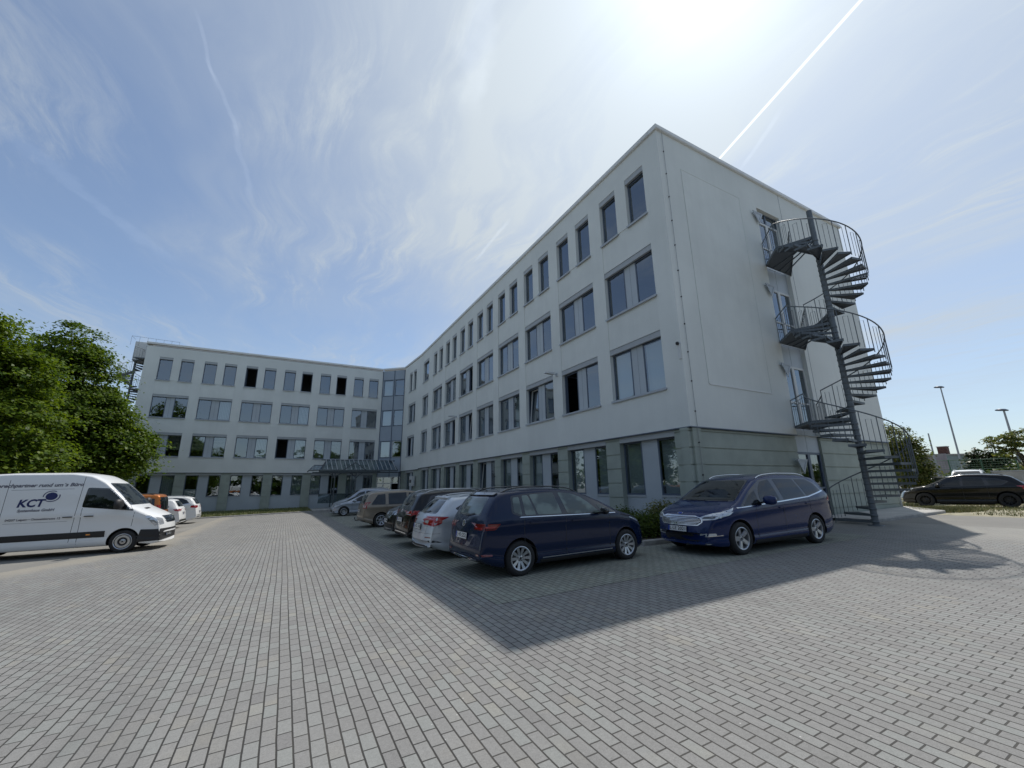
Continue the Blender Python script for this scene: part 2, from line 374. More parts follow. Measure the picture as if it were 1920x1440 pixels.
# sandy verge with patches of grass under the black car
M_sandturf = mat('sandy_turf', (.31, .285, .20), .95, var=.35, vscale=2.2, bump=1, bscale=25)
pts = []
while len(pts) < 7000:
    x = random.uniform(23, 40); y = random.uniform(3.5, 16)
    d = math.sin(x*1.3+y*.7)+math.sin(x*.5-y*1.9)*.8+random.gauss(0, .9)
    if y < 3.9+.18*(x-23)*0+math.sin(x)*.3 or d < .55: continue
    if x < 25.8 and y > 8.0: continue
    pts.append((x, y, gz(x, y)+.005))
for i in range(7000):
    a = random.uniform(0, 6.28); r = random.random()**.6
    x, y = 25.4+math.cos(a)*1.9*r, 7.4+math.sin(a)*1.1*r
    if y > 8.7 and x < 25.6: continue
    pts.append((x, y, gz(x, y)+.005))
xs = rng_(22.5, 26, 1.)+rng_(28, 44, 4); ysv = rng_(4.3, 16, 1.)
base = ([(x, y+(.35*math.sin(x*1.7) if j == 0 else 0), gz(x, y)+.004) for x in xs for j, y in enumerate(ysv)], [(i*len(ysv)+j, (i+1)*len(ysv)+j, (i+1)*len(ysv)+j+1, i*len(ysv)+j+1) for i in range(len(xs)-1) for j in range(len(ysv)-1)], M_sandturf)
tag(blades('grass_verge', pts, .12, [M_grass, M_grass2, M_grass2], w=.016, base=base), 'sparse dry grass on sandy ground around the black car', 'grass')
# ------------------------------------------------------------------ office building
M_wall = mat('render_wall', (.72, .735, .70), .9, var=.055, vscale=.35, bump=.25, bscale=160, streak=.03)
M_wallf = mat('render_field', (.72, .735, .70), .9, var=.055, vscale=.5, bump=.25, bscale=160, streak=.04)
M_tile = mat('base_tile', (.36, .395, .345), .75, var=.10, vscale=1.4, bump=.2, bscale=120, streak=.05)
M_frame = mat('window_frame_grey', (.09, .115, .16), .45)
M_panel = mat('window_panel_grey', (.44, .48, .51), .5, var=.05, vscale=1)
M_head = mat('blind_box', (.40, .42, .43), .6, var=.05)
M_sill = mat('sill_metal', (.42, .45, .48), .5)
M_cap = mat('parapet_metal', (.72, .72, .70), .5, var=.08, vscale=.8)
M_glass = glass_mat('window_glass', (.60, .66, .68), .235, .012)
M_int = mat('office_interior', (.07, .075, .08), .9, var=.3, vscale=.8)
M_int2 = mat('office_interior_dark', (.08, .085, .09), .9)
M_blind = mat('fabric_blind', (.74, .74, .70), .8)
M_blindg = mat('grey_blind', (.55, .58, .54), .7)
M_curt = mat('glazed_facade_panel', (.31, .36, .42), .5, var=.06, vscale=.7)
M_white = mat('white_frame', (.62, .63, .62), .5)
M_black = mat('black_plastic', (.02, .02, .022), .5)
M_roof = mat('flat_roof_gravel', (.30, .29, .27), .9)
M_conduit = mat('galvanised_wire', (.35, .36, .37), .5, metal=.7)

bld = empty('office_building', (18.4, 30, 0), 0, 'four storey pale office building with grey window bands and green grey tiled base', 'building')
class Fr:   # a facade frame: u along the wall, w outwards, z up
    def __init__(s, a, b_, dz=0., flip=False):
        s.a = Vector(a); d = Vector(b_)-s.a; s.L = d.length; s.U = d/s.L; s.N = Vector((s.U.y, -s.U.x))*(-1 if flip else 1); s.dz = dz
    def p(s, u, w, z): q = s.a+s.U*u+s.N*w; return (q.x, q.y, z+s.dz)
    def box(s, mb, u0, u1, w0, w1, z0, z1, mt):
        c = [s.p(u0,w0,z0), s.p(u1,w0,z0), s.p(u1,w1,z0), s.p(u0,w1,z0), s.p(u0,w0,z1), s.p(u1,w0,z1), s.p(u1,w1,z1), s.p(u0,w1,z1)]
        mb.hexa(c, mt)
    def quad(s, mb, u0, u1, w, z0, z1, mt): mb.quad(s.p(u0,w,z0), s.p(u1,w,z0), s.p(u1,w,z1), s.p(u0,w,z1), mt)
PA, PB, PC, PD, PE, PF, PG, PH = (11.405,8.93), (25.43,8.93), (25.43,60.4), (-12.75,60.4), (-12.75,48.4), (8.91,48.4), (11.05,46.55), (11.405,40.78)
# N must point out: for travel direction A->H (+y) outward is -x
fm = Fr(PA, PH, 0, True); f0 = Fr(PH, PG, -.08, True); fg = Fr(PG, PF, -.16, True); fl = Fr(PF, PE, -.23, True); fe = Fr(PA, PB, 0)
assert fm.N.x < 0 and fl.N.y < 0 and fe.N.y < 0

def wall(mb, fr, u0, u1, z0, z1, holes, mt, w=0., fieldmat=None):
    us = sorted({u0, u1, *[h[0] for h in holes], *[h[1] for h in holes]}); zs = sorted({z0, z1, *[h[2] for h in holes], *[h[3] for h in holes]})
    us = [u for u in us if u0-1e-6 <= u <= u1+1e-6]; zs = [z for z in zs if z0-1e-6 <= z <= z1+1e-6]
    for i in range(len(us)-1):
        for j in range(len(zs)-1):
            uc, zc_ = (us[i]+us[i+1])/2, (zs[j]+zs[j+1])/2
            dep = 0.
            for h in holes:
                if h[0] < uc < h[1] and h[2] < zc_ < h[3]: dep = max(dep, h[4]) if dep is not None and h[4] < .1 else None; 
                if dep is None: break
            if dep is None: continue
            fr.quad(mb, us[i], us[i+1], w-dep, zs[j], zs[j+1], (fieldmat or mt) if dep else mt)
    for h in holes:   # reveals
        a, b2, c, d, dep = h[:5]; base = h[5] if len(h) > 5 else 0.
        a_, b_ = fr, w-base
        for (ua, za, ub, zb) in ((a, c, b2, c), (b2, c, b2, d), (b2, d, a, d), (a, d, a, c)):
            mb.quad(fr.p(ua, b_, za), fr.p(ub, b_, zb), fr.p(ub, w-dep, zb), fr.p(ua, w-dep, za), mt)

def pane_frame(mb, fr, u0, u1, w, z0, z1, t=.06, d=.05, mt=None):
    mt = mt or M_frame
    fr.box(mb, u0, u1, w, w+d, z0, z0+t, mt); fr.box(mb, u0, u1, w, w+d, z1-t, z1, mt)
    fr.box(mb, u0, u0+t, w, w+d, z0+t, z1-t, mt); fr.box(mb, u1-t, u1, w, w+d, z0+t, z1-t, mt)
def blinds_v(fr, par, u0, u1, w, z0, z1, mt, name='vertical_blind'):
    mb = MB(); n = max(2, int((u1-u0)/.125))
    for i in range(n):
        a = u0+(u1-u0)*(i+.1)/n; b_ = u0+(u1-u0)*(i+.98)/n
        mb.hexa([fr.p(a,w-.02,z0), fr.p(b_,w+.03,z0), fr.p(b_,w+.033,z0), fr.p(a,w-.017,z0), fr.p(a,w-.02,z1), fr.p(b_,w+.03,z1), fr.p(b_,w+.033,z1), fr.p(a,w-.017,z1)], mt)
    mb.build(name, par)
def blinds_h(fr, par, u0, u1, w, z0, z1, mt, sag=0.):
    mb = MB(); n = int((z1-z0)/.05)
    for i in range(n):
        z = z0+(z1-z0)*i/n; s_ = sag*math.sin(i*.9)
        mb.hexa([fr.p(u0,w,z), fr.p(u1,w,z+s_), fr.p(u1,w+.03,z+.02+s_), fr.p(u0,w+.03,z+.02), fr.p(u0,w,z+.004), fr.p(u1,w,z+.004+s_), fr.p(u1,w+.03,z+.024+s_), fr.p(u0,w+.03,z+.024)], mt)
    mb.build('venetian_blind', par)
def pane(fr, par, u0, u1, w, z0, z1, state='norm', tilt=0.):
    """glass between frame bars, or an opened sash"""
    if state == 'open':
        mb = MB()   # sash swung inwards about its right edge
        pane_frame2 = [(u1-.03-.04, w-.85), (u1-.03, w-.02)]
        c0, c1 = fr.p(u1-.05, w-.02, 0), fr.p(u1-.12, w-.85, 0)
        for (za, zb) in ((z0+.02, z0+.08), (z1-.08, z1-.02)):
            fr.box(mb, u1-.09, u1-.04, w-.85, w-.03, za, zb, M_frame)
        fr.box(mb, u1-.09, u1-.04, w-.85, w-.79, z0+.08, z1-.08, M_frame); fr.box(mb, u1-.09, u1-.04, w-.09, w-.03, z0+.08, z1-.08, M_frame)
        o = mb.build('open_sash', par)
        mb = MB(); fr.box(mb, u1-.07, u1-.06, w-.79, w-.09, z0+.08, z1-.08, M_glass); mb.build('pane', o); return
    if state == 'tilt':
        mb = MB(); k = .16
        def tb(ua, ub, za, zb):
            wa, wb = w-k*(za-z0)/(z1-z0), w-k*(zb-z0)/(z1-z0)
            mb.hexa([fr.p(ua,wa-.05,za), fr.p(ub,wa-.05,za), fr.p(ub,wa,za), fr.p(ua,wa,za), fr.p(ua,wb-.05,zb), fr.p(ub,wb-.05,zb), fr.p(ub,wb,zb), fr.p(ua,wb,zb)], M_white)
        tb(u0+.05, u1-.05, z0+.04, z0+.1); tb(u0+.05, u1-.05, z1-.1, z1-.04); tb(u0+.05, u0+.11, z0+.1, z1-.1); tb(u1-.11, u1-.05, z0+.1, z1-.1)
        o = mb.build('tilted_sash', par); mb = MB()
        mb.quad(fr.p(u0+.11, w-.03, z0+.1), fr.p(u1-.11, w-.03, z0+.1), fr.p(u1-.11, w-k-.02, z1-.1), fr.p(u0+.11, w-k-.02, z1-.1), M_glass); mb.build('pane', o); return
    mb = MB(); fr.quad(mb, u0+.05, u1-.05, w+.02, z0+.05, z1-.05, M_glass); mb.build('pane', par)
    if state == 'blind': blinds_v(fr, par, u0+.06, u1-.06, w-.10, z0+.05, z1-.05, M_blind)
    if state == 'dblind': blinds_v(fr, par, u0+.06, u1-.06, w-.14, z0+.05, z1-.05, M_blindg)
    if state == 'hblind': blinds_h(fr, par, u0+.06, u1-.06, w-.10, z0+.05, z1-.05, M_blindg, .01)
    if state == 'halfblind': blinds_h(fr, par, u0+.06, u1-.06, w-.10, z0+.05+(z1-z0)*.3, z1-.05, M_blind, .03)
    if state == 'poster':
        mb = MB(); fr.box(mb, u0+.08, u1-.08, w-.03, w-.01, z0+.08, z0+(z1-z0)*.36, M_white); mb.build('window_poster', par)
D_ = .20
def window2(fr, u0, u1, z0, z1, st=('norm', 'norm'), head=.22):
    """two panes with a panel between, blind box above and sill below"""
    mb = MB(); zt = z1-head; w = -D_; L = u1-u0; p = .388*L
    pane_frame(mb, fr, u0, u0+p, w-.02, z0, zt, .06, .055); pane_frame(mb, fr, u1-p, u1, w-.02, z0, zt, .06, .055)
    o = mb.build('window', bld)
    mb = MB(); fr.box(mb, u0+p, u1-p, w-.03, w+.03, z0, zt, M_panel); fr.box(mb, (u0+u1)/2-.004, (u0+u1)/2+.004, w+.03, w+.033, z0, zt, M_frame); mb.build('panel', o)
    mb = MB(); fr.box(mb, u0, u1, -.13, -.02, zt, z1, M_head); mb.build('blind_box', o)
    mb = MB(); fr.box(mb, u0-.04, u1+.04, -D_+.04, .07, z0-.055, z0-.005, M_sill); fr.box(mb, u0-.04, u1+.04, .055, .07, z0-.085, z0-.055, M_sill); mb.build('sill', o)
    pane(fr, o, u0, u0+p, w, z0, zt, st[0]); pane(fr, o, u1-p, u1, w, z0, zt, st[1]); return o
def window1(fr, u0, u1, z0, z1, st='norm', head=.22):
    mb = MB(); zt = z1-head; w = -D_
    pane_frame(mb, fr, u0, u1, w-.02, z0, zt, .065, .055); o = mb.build('window', bld)
    mb = MB(); fr.box(mb, u0, u1, -.13, -.02, zt, z1, M_head); mb.build('blind_box', o)
    mb = MB(); fr.box(mb, u0-.04, u1+.04, -D_+.04, .07, z0-.055, z0-.005, M_sill); fr.box(mb, u0-.04, u1+.04, .055, .07, z0-.085, z0-.055, M_sill); mb.build('sill', o)
    pane(fr, o, u0, u1, w, z0, zt, st); return o
def window_ground(fr, u0, u1, zb, zt, st=('dblind', 'dblind'), w=-.32, zs=1.30):
    """ground floor strip: panes over grey panels, header box above"""
    mb = MB(); L = u1-u0; p = .36*L; hb = .22
    for (a, b_) in ((u0, u0+p), (u1-p, u1)): pane_frame(mb, fr, a, b_, w-.02, zs, zt-hb, .06, .06)
    o = mb.build('window', bld)
    mb = MB(); fr.box(mb, u0+p, u1-p, w-.03, w+.04, zb, zt-hb, M_panel)
    for (a, b_) in ((u0, u0+p), (u1-p, u1)): fr.box(mb, a, b_, w-.03, w+.03, zb, zs-.07, M_panel); fr.box(mb, a, b_, w-.03, w+.06, zs-.07, zs, M_head)
    mb.build('panel', o)
    mb = MB(); fr.box(mb, u0, u1, w-.03, -.08, zt-hb, zt, M_head); mb.build('blind_box', o)
    pane(fr, o, u0, u0+p, w, zs, zt-hb, st[0]); pane(fr, o, u1-p, u1, w, zs, zt-hb, st[1]); return o

ZB, ZT = 3.50, 15.22
P2, P3, P4 = (4.96, 7.12), (8.52, 10.65), (12.04, 14.25)
wl = MB()
def pier(fr, u0, u1, z0=-.9, w0=-.4, w1=-.07):
    """tiled pier in courses with open joints"""
    tl = MB(); cs = [3.47, 3.36, 2.82, 2.275, 1.735, 1.195, .655, .115, -.425, -.9]
    for a, b_ in zip(cs[:-1], cs[1:]):
        if a <= z0: break
        fr.box(tl, u0, u1, w0, w1, max(b_, z0)+.022, a-.022, M_tile)
    fr.box(tl, u0+.012, u1-.012, w0+.01, w1-.035, z0, 3.47, M_tile)
    tl.build('tiled_pier', bld)
def bays(fr, starts, u_end, st, ustart=0.):
    holes = []
    for u in starts:
        holes += [(u, u+2.71, *P2, D_+.05), (u, u+2.71, *P3, D_+.05), (u+.03, u+1.06, *P4, D_+.05), (u+1.68, u+2.71, *P4, D_+.05)]
        holes += [(u, u+2.71, P2[1], P3[0], .025), (u, u+2.71, P3[1], P4[0], .025)]
    return holes
# main wing
um = [.81+3.487*k for k in range(8)]
hm = bays(fm, um, fm.L, None)+[(29.35, 31.35, *P2, D_+.05), (29.35, 31.35, *P3, D_+.05), (29.4, 31.3, *P4, D_+.05)]
wall(wl, fm, 0, fm.L, ZB, ZT, hm, M_wall, 0., M_wallf)
S2 = {0: ('blind', 'blind'), 1: ('norm', 'open'), 2: ('norm', 'tilt'), 3: ('dblind', 'norm'), 4: ('norm', 'norm'), 5: ('tilt', 'norm'), 6: ('open', 'norm')}
S3 = {5: ('open', 'norm'), 4: ('norm', 'norm')}
SG = {0: ('dblind', 'dblind'), 1: ('dblind', 'dblind'), 2: ('norm', 'dblind'), 4: ('norm', 'tilt'), 6: ('dblind', 'norm')}
for k, u in enumerate(um):
    window2(fm, u, u+2.71, *P2, S2.get(k, ('norm', 'norm'))); window2(fm, u, u+2.71, *P3, S3.get(k, ('norm', 'norm')))
    window1(fm, u+.03, u+1.06, *P4); window1(fm, u+1.68, u+2.71, *P4)
    window_ground(fm, u-.07, u+2.61, -.1 if k > 3 else 0., ZB-.02, SG.get(k, ('dblind', 'dblind')))
    pier(fm, u+2.61, u+3.417)
pier(fm, 0., .74, w0=-.5)
for z in (P2, P3): window2(fm, 29.35, 31.35, *z)
window1(fm, 29.4, 31.3, *P4)
window_ground(fm, 28.77, 31.1, -.3, ZB-.02, ('norm', 'norm')); pier(fm, 31.1, fm.L+.1)
# the bent end bay
h0 = [(1.7, 4.05, *P2, D_+.05), (1.7, 4.05, *P3, D_+.05), (1.7, 2.7, *P4, D_+.05), (3.1, 4.05, *P4, D_+.05)]
wall(wl, f0, 0, f0.L, ZB, ZT, h0, M_wall)
window2(f0, 1.7, 4.05, *P2, ('norm', 'open')); window2(f0, 1.7, 4.05, *P3); window1(f0, 1.7, 2.7, *P4); window1(f0, 3.1, 4.05, *P4)
window_ground(f0, 1.7, 4.2, -.4, ZB-.02, ('norm', 'norm')); pier(f0, 0, 1.7); pier(f0, 4.2, f0.L)
# left wing
ul = [8.91-8.455-.01+3.487*k for k in range(6)]      # from the joint outwards
hl = bays(fl, ul, fl.L, None)
wall(wl, fl, 0, fl.L, ZB, ZT, hl, M_wall, 0., M_wallf)
L2 = {0: ('norm', 'norm'), 1: ('hblind', 'hblind'), 2: ('blind', 'open'), 3: ('blind', 'norm'), 4: ('halfblind', 'halfblind'), 5: ('halfblind', 'open')}
L4 = {(1, 0): 'open', (2, 0): 'open', (3, 1): 'open'}
LG = {1: ('norm', 'blind'), 2: ('dblind', 'norm'), 3: ('norm', 'norm'), 4: ('norm', 'poster'), 5: ('dblind', 'norm')}
for k, u in enumerate(ul):
    window2(fl, u, u+2.71, *P2, L2[k]); window2(fl, u, u+2.71, *P3, ('blind', 'norm') if k in (2, 4) else ('norm', 'norm'))
    window1(fl, u+.03, u+1.06, *P4, L4.get((k, 0), 'norm')); window1(fl, u+1.68, u+2.71, *P4, L4.get((k, 1), 'norm'))
    if k >= 1: window_ground(fl, u, u+2.71, -.4, ZB-.02, LG[k]); pier(fl, u-.78, u)
    else: window_ground(fl, u, u+2.71, -.4, ZB-.02, ('norm', 'dblind'), zs=.6)
pier(fl, 0, ul[0]); pier(fl, ul[5]+2.71, fl.L)
# end wall with the stair
DS0, DS1 = 6.17, 7.95      # strip of doors
holes_e = [(DS0, DS1, ZB, 13.84, D_+.06)]
wall(wl, fe, 0, fe.L, ZB, ZT, holes_e, M_wall)
# raised plaster field and joint lines
for (a, b_, c, d) in ((1.20, 4.92, 13.84, 13.88), (1.20, 1.24, 5.06, 13.84), (4.88, 4.92, 5.06, 13.84)): fe.box(wl, a, b_, .002, .022, c, d, M_wallf)
fe.box(wl, 1.24, 4.88, .002, .014, 5.06, 13.84, M_wallf); fe.box(wl, 1.24, 4.92, .002, .026, 5.02, 5.06, M_cap)
fe.box(wl, 8.22, 8.235, .002, .006, ZB, ZT, M_frame)
cs = [3.47, 3.36, 2.82, 2.275, 1.735, 1.195, .655, .115, -.4]
for (x0, x1) in ((-.0701, DS0-.02), (DS1+.02, fe.L-.02)):
    tl = MB()
    for a, b_ in zip(cs[:-1], cs[1:]): fe.box(tl, x0, x1, -.4, -.07, b_+.022, a-.022, M_tile)
    fe.box(tl, x0+.01, x1-.01, -.39, -.105, -.4, 3.47, M_tile); tl.build('tiled_base', bld)
# glazed joint between the wings
hg = []
for z in (P2, P3, P4):
    for (a, b_) in ((.04, 1.20), (1.46, 2.66)): hg.append((a, b_, z[0]+.15 if z is not P4 else z[0]+.13, z[1]-.2, .12))
gl = MB(); wall(gl, fg, 0, fg.L, 3.0, ZT, hg, M_curt)
for u in (0, 1.30, fg.L-.06): fg.box(gl, u, u+.06, .003, .05, 3.0, ZT-.002, M_frame)
for h in hg: fg.box(gl, h[0]-.04, h[1]+.04, .003, .028, h[2]-.05, h[2], M_frame); fg.box(gl, h[0]-.04, h[1]+.04, .003, .028, h[3], h[3]+.05, M_frame)
gl.build('glazed_bay', bld)
for i, h in enumerate(hg):
    mb = MB(); pane_frame(mb, fg, h[0], h[1], -.10, h[2], h[3], .05, .05, M_white if i == 0 else None); o = mb.build('window', bld)
    pane(fg, o, h[0], h[1], -.09, h[2], h[3], 'blind' if i in (1, 3, 5) else 'norm')
# entrance in the glazed bay
mb = MB(); fg.box(mb, 0, fg.L, -.4, -.32, 3.05, 3.6, M_curt)
for u in (.0, 1.02, 2.0, 2.75): fg.box(mb, u, u+.08, -.06, .02, -.3, 3.0, M_white)
for z in (2.25, 2.93): fg.box(mb, 0, 2.8, -.055, .015, z, z+.08, M_white)
o = mb.build('entrance', bld)
mb = MB(); fg.quad(mb, 1.1, 2.0, -.02, .1, 2.25, M_glass); fg.quad(mb, 0.08, 2.75, -.02, 2.33, 2.93, M_glass); fg.quad(mb, 2.08, 2.75, -.02, .1, 2.25, M_glass); mb.build('pane', o)
mb = MB(); fg.box(mb, 2.15, 2.6, -.015, .0, 1.3, 1.95, M_white); mb.build('notice', o)
# drip rail between base and upper walls; soffit
dr = MB()
for fr, e0, e1 in ((fm, -.03, fm.L), (f0, 0, f0.L), (fl, 0, fl.L), (fe, -.03, DS0), ):
    fr.box(dr, e0, e1, -.12, .028, ZB-.035, ZB, M_black if False else M_frame)
fe.box(dr, DS1, fe.L, -.12, .028, ZB-.035, ZB, M_frame)
dr.build('drip_rail', bld)
# door strip on the end wall
wd = -D_
for i, (zd, zh) in enumerate(((10.93, 13.84), (7.36, 9.93), (3.84, 6.45), (.42, 2.85))):
    mb = MB(); um_ = (DS0+DS1)/2
    tr0 = zh-.55 if i == 0 else zh
    for (a, b_) in ((DS0, um_), (um_, DS1)):
        pane_frame(mb, fe, a, b_, wd-.02, zd, tr0, .09, .07, M_white if i < 3 else M_frame)
        if i == 0: pane_frame(mb, fe, a, b_, wd-.02, tr0, zh, .05, .06)
    for (a, b_) in ((DS0+.09, um_-.09), (um_+.09, DS1-.09)): fe.box(mb, a, b_, wd-.01, wd+.04, zd+1.0, zd+1.07, M_white if i < 3 else M_frame)
    o = mb.build('escape_door', bld)
    mb = MB(); fe.quad(mb, DS0+.08, um_-.08, wd+.01, zd+.08, tr0-.08, M_glass); fe.quad(mb, um_+.08, DS1-.08, wd+.01, zd+.08, tr0-.08, M_glass)
    if i == 0: fe.quad(mb, DS0+.04, DS1-.04, wd+.012, tr0+.05, zh-.05, M_glass)
    mb.build('pane', o)
    mb = MB(); fe.box(mb, um_-.03, um_+.0, wd+.06, wd+.12, zd+1.0, zd+1.05, M_sill); mb.build('handle', o)
for (a, b_) in ((9.93, 10.93), (6.45, 7.36), (2.85, 3.84)):
    sp = MB(); fe.box(sp, DS0, DS1, wd-.05, wd+.01, a, b_-.01, M_frame)
    for (u0, u1) in ((DS0, (DS0+DS1)/2-.01), ((DS0+DS1)/2+.01, DS1)): fe.box(sp, u0, u1, wd-.03, wd+.035, a, b_-.011, M_panel)
    sp.build('door_strip_panel', bld)
sp = MB(); fe.box(sp, DS0, DS1, wd-.05, wd+.01, .1, .42, M_panel); sp.build('threshold', bld)
# hidden rear walls, roof, floors, room backs
for (a, b_) in ((PB, PC), (PC, PD), (PD, PE)):
    fr = Fr(a, b_, 0); fr.quad(wl, 0, fr.L, 0, -.9, ZT, M_wall)
wl.build('upper_wall', bld)
foot = [PA, PB, PC, PD, PE, PF, PG, PH]
mb = MB(); mb.prism([(11.46, 8.99), (25.37, 8.99), (25.37, 60.34), (-12.69, 60.34), (-12.69, 48.46), (8.935, 48.46), (11.105, 46.575), (11.46, 40.79)], 15.0, 15.06, M_roof); mb.build('roof', bld)
mb = MB()
for fr, e0, e1, dz in ((fm, .352, fm.L+.004, 0), (f0, .0, f0.L, .02), (fg, 0, fg.L, .05), (fl, 0, fl.L+.07, .07)):
    dq = -fr.dz
    fr.box(mb, e0, e1, -.35, .075, ZT+dq-.0-dz, ZT+.20+dq-dz, M_cap); fr.box(mb, e0, e1, .076, .09, ZT+dq-dz+.03, ZT+.17+dq-dz, M_cap)
fe.box(mb, -.075, fe.L+.07, -.35, .077, ZT+.002, ZT+.202, M_cap); fe.box(mb, -.075, fe.L+.08, .078, .092, ZT+.03, ZT+.17, M_cap)
mb.box(25.15, 25.51, 9.3, 60.4, ZT, ZT+.2, M_cap); mb.box(-12.83, -12.45, 48.8, 60.4, ZT-.08, ZT+.12, M_cap)
mb.build('parapet_cap', bld)
def inset(r): return [(11.405+r, 8.93+r), (25.43-r, 8.93+r), (25.43-r, 60.4-r), (-12.75+r, 60.4-r), (-12.75+r, 48.4+r), (8.91+r*.4, 48.4+r), (11.05+r*.9, 46.55+r*.5), (11.405+r, 40.78)]
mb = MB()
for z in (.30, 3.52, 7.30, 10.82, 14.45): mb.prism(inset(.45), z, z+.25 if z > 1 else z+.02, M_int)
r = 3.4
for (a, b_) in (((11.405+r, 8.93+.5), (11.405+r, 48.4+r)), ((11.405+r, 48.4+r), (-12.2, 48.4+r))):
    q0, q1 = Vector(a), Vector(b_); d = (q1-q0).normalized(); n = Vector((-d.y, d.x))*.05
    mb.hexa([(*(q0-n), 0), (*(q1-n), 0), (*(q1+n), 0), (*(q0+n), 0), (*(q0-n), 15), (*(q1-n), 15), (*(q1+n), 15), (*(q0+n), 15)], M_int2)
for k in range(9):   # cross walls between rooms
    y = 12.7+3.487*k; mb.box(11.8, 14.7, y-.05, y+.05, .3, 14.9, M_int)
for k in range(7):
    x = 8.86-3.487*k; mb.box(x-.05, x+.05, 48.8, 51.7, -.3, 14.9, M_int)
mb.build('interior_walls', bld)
# lightning conductor with clips near the corner
mb = MB(); mb.tube([(11.70, 8.90, .3), (11.70, 8.90, 15.2)], .008, M_conduit, 6)
for i in range(14): mb.box(11.685, 11.715, 8.89, 8.93, .9+1.03*i, .94+1.03*i, M_black)
mb.build('lightning_rod_wire', bld)

# ---- fixed things on the walls
def tri_sign(x, z, label):
    t = empty('triangle_sign', (x, 8.93, z), 0, label, 'sign', 'triangular signs beside the escape doors')
    mb = MB(); y = -.12; hh = .40
    tri = [(-.36, .18), (.36, .18), (0, -.38)]; tin = [(a*.62, b_*.62) for a, b_ in tri]
    for s0, s1 in ((0, 1), (1, 2), (2, 0)):
        a, b_, c, d = tri[s0], tri[s1], tin[s1], tin[s0]
        mb.hexa([(a[0], y, a[1]), (b_[0], y, b_[1]), (c[0], y, c[1]), (d[0], y, d[1]), (a[0], y+.03, a[1]), (b_[0], y+.03, b_[1]), (c[0], y+.03, c[1]), (d[0], y+.03, d[1])], M_sill)
    mb.add([(p[0], y+.015, p[1]) for p in tin], [(0, 1, 2)], M_panel)
    mb.build('triangle_plate', t, local=True)
    mb = MB(); mb.tube([(-.25, 0, .12), (-.25, y+.03, .12)], .012, M_conduit, 6); mb.tube([(.25, 0, .12), (.25, y+.03, .12)], .012, M_conduit, 6); mb.build('bracket', t, local=True)
tri_sign(17.42, 13.28, 'triangular metal sign beside the top floor escape door')
tri_sign(17.40, 9.72, 'triangular metal sign beside the second highest escape door')
tri_sign(17.50, 6.20, 'triangular metal sign beside the first floor escape door')
tri_sign(17.42, 2.36, 'triangular metal sign beside the ground floor door above the blue van')
def wall_lamp(y, label):
    t = empty('wall_lamp', (11.405, y, 7.05), 0, label, 'lamp', 'arm lamps on the long facade')
    mb = MB(); mb.tube([(0, 0, 0), (-.22, 0, .03)], .025, M_sill, 8); mb.box(-.04, 0, -.06, .06, -.08, .08, M_sill); mb.build('arm', t, local=True)
    mb = MB(); mb.hexa([(-.72, -.09, .0), (-.2, -.11, -.02), (-.2, .11, -.02), (-.72, .09, .0), (-.70, -.06, .07), (-.2, -.08, .10), (-.2, .08, .10), (-.70, .06, .07)], M_white); mb.build('lamp_head', t, local=True)
wall_lamp(16.35, 'white arm lamp on the long facade nearer the corner, above a tilted window')
wall_lamp(30.4, 'white arm lamp on the long facade farther back, towards the entrance')
t = empty('security_camera', (11.405, 9.0, 6.25), 0, 'small black camera with white cable cover near the building corner', 'camera')
mb = MB(); mb.lathe([(0, .05), (.05, .04), (.06, 0), (.05, -.05), (0, -.07)], Matrix.Translation((-.09, 0, .1)), M_black, 12); mb.build('camera_dome', t, local=True)
mb = MB(); mb.box(-.05, 0, -.04, .04, -.45, .08, M_white); mb.build('cable_cover', t, local=True)
t = empty('letter_box', f0.p(1.3, 0, 1.9), 0, 'white wall cabinet on the tiled pier beside the entrance', 'cabinet')
mb = MB(); mb.box(-.30, -.02, -.55, .45, .0, .95, M_white); mb.box(-.315, -.302, -.5, .4, .05, .9, M_white); mb.build('cabinet_body', t, local=True)
mb = MB(); mb.box(-.325, -.317, -.35, .25, .3, .6, M_black); mb.build('cabinet_display', t, local=True)

# ---- entrance canopy of glass and steel
M_can = mat('canopy_steel', (.10, .115, .125), .45, metal=.3); M_bar = mat('canopy_bars', (.55, .57, .58), .4, metal=.3); M_cg = glass_mat('canopy_glass', (.55, .6, .6), .12, .03)
can = empty('entrance_canopy', (6.5, 46.2, 0), 0, 'glass and steel gabled canopy on posts in front of the entrance', 'canopy')
mb = MB()
for (x, y) in ((4.25, 44.8), (6.2, 44.8), (10.6, 45.3), (4.25, 47.6), (6.2, 47.6)): mb.tube([(x, y, -.2), (x, y, 3.2)], .06, M_can, 10)
for (x, y) in ((4.25, 44.8), (6.2, 44.8)):
    for sx_ in (-1, 1): mb.tube([(x, y, 2.6), (x+sx_*.25, y, 2.95), (x+sx_*.7, y, 3.2)], .035, M_can, 8)
mb.build('post', can)
mb = MB()
ze, zr, ye, yr, yb = 3.42, 4.50, 44.5, 46.2, 48.2
for y, z in ((ye, ze), (yr, zr), (yb, ze)):
    mb.tube([(3.0, y, z), (10.3, y, z)], .055, M_can, 8)
mb.tube([(1.9, ye, ze-.05), (3.0, ye, ze)], .05, M_can, 8); mb.tube([(4.2, 44.8, 3.2), (10.6, 44.9, 3.25)], .06, M_can, 8); mb.tube([(2.2, 44.8, 3.2), (4.2, 44.8, 3.2)], .05, M_can, 8)
mb.tube([(1.9, ye, ze-.05), (2.4, yr, 3.95), (1.9, yb, ze-.05)], .05, M_can, 8); mb.tube([(2.4, yr, 3.95), (3.2, yr, 3.95)], .04, M_can, 8)
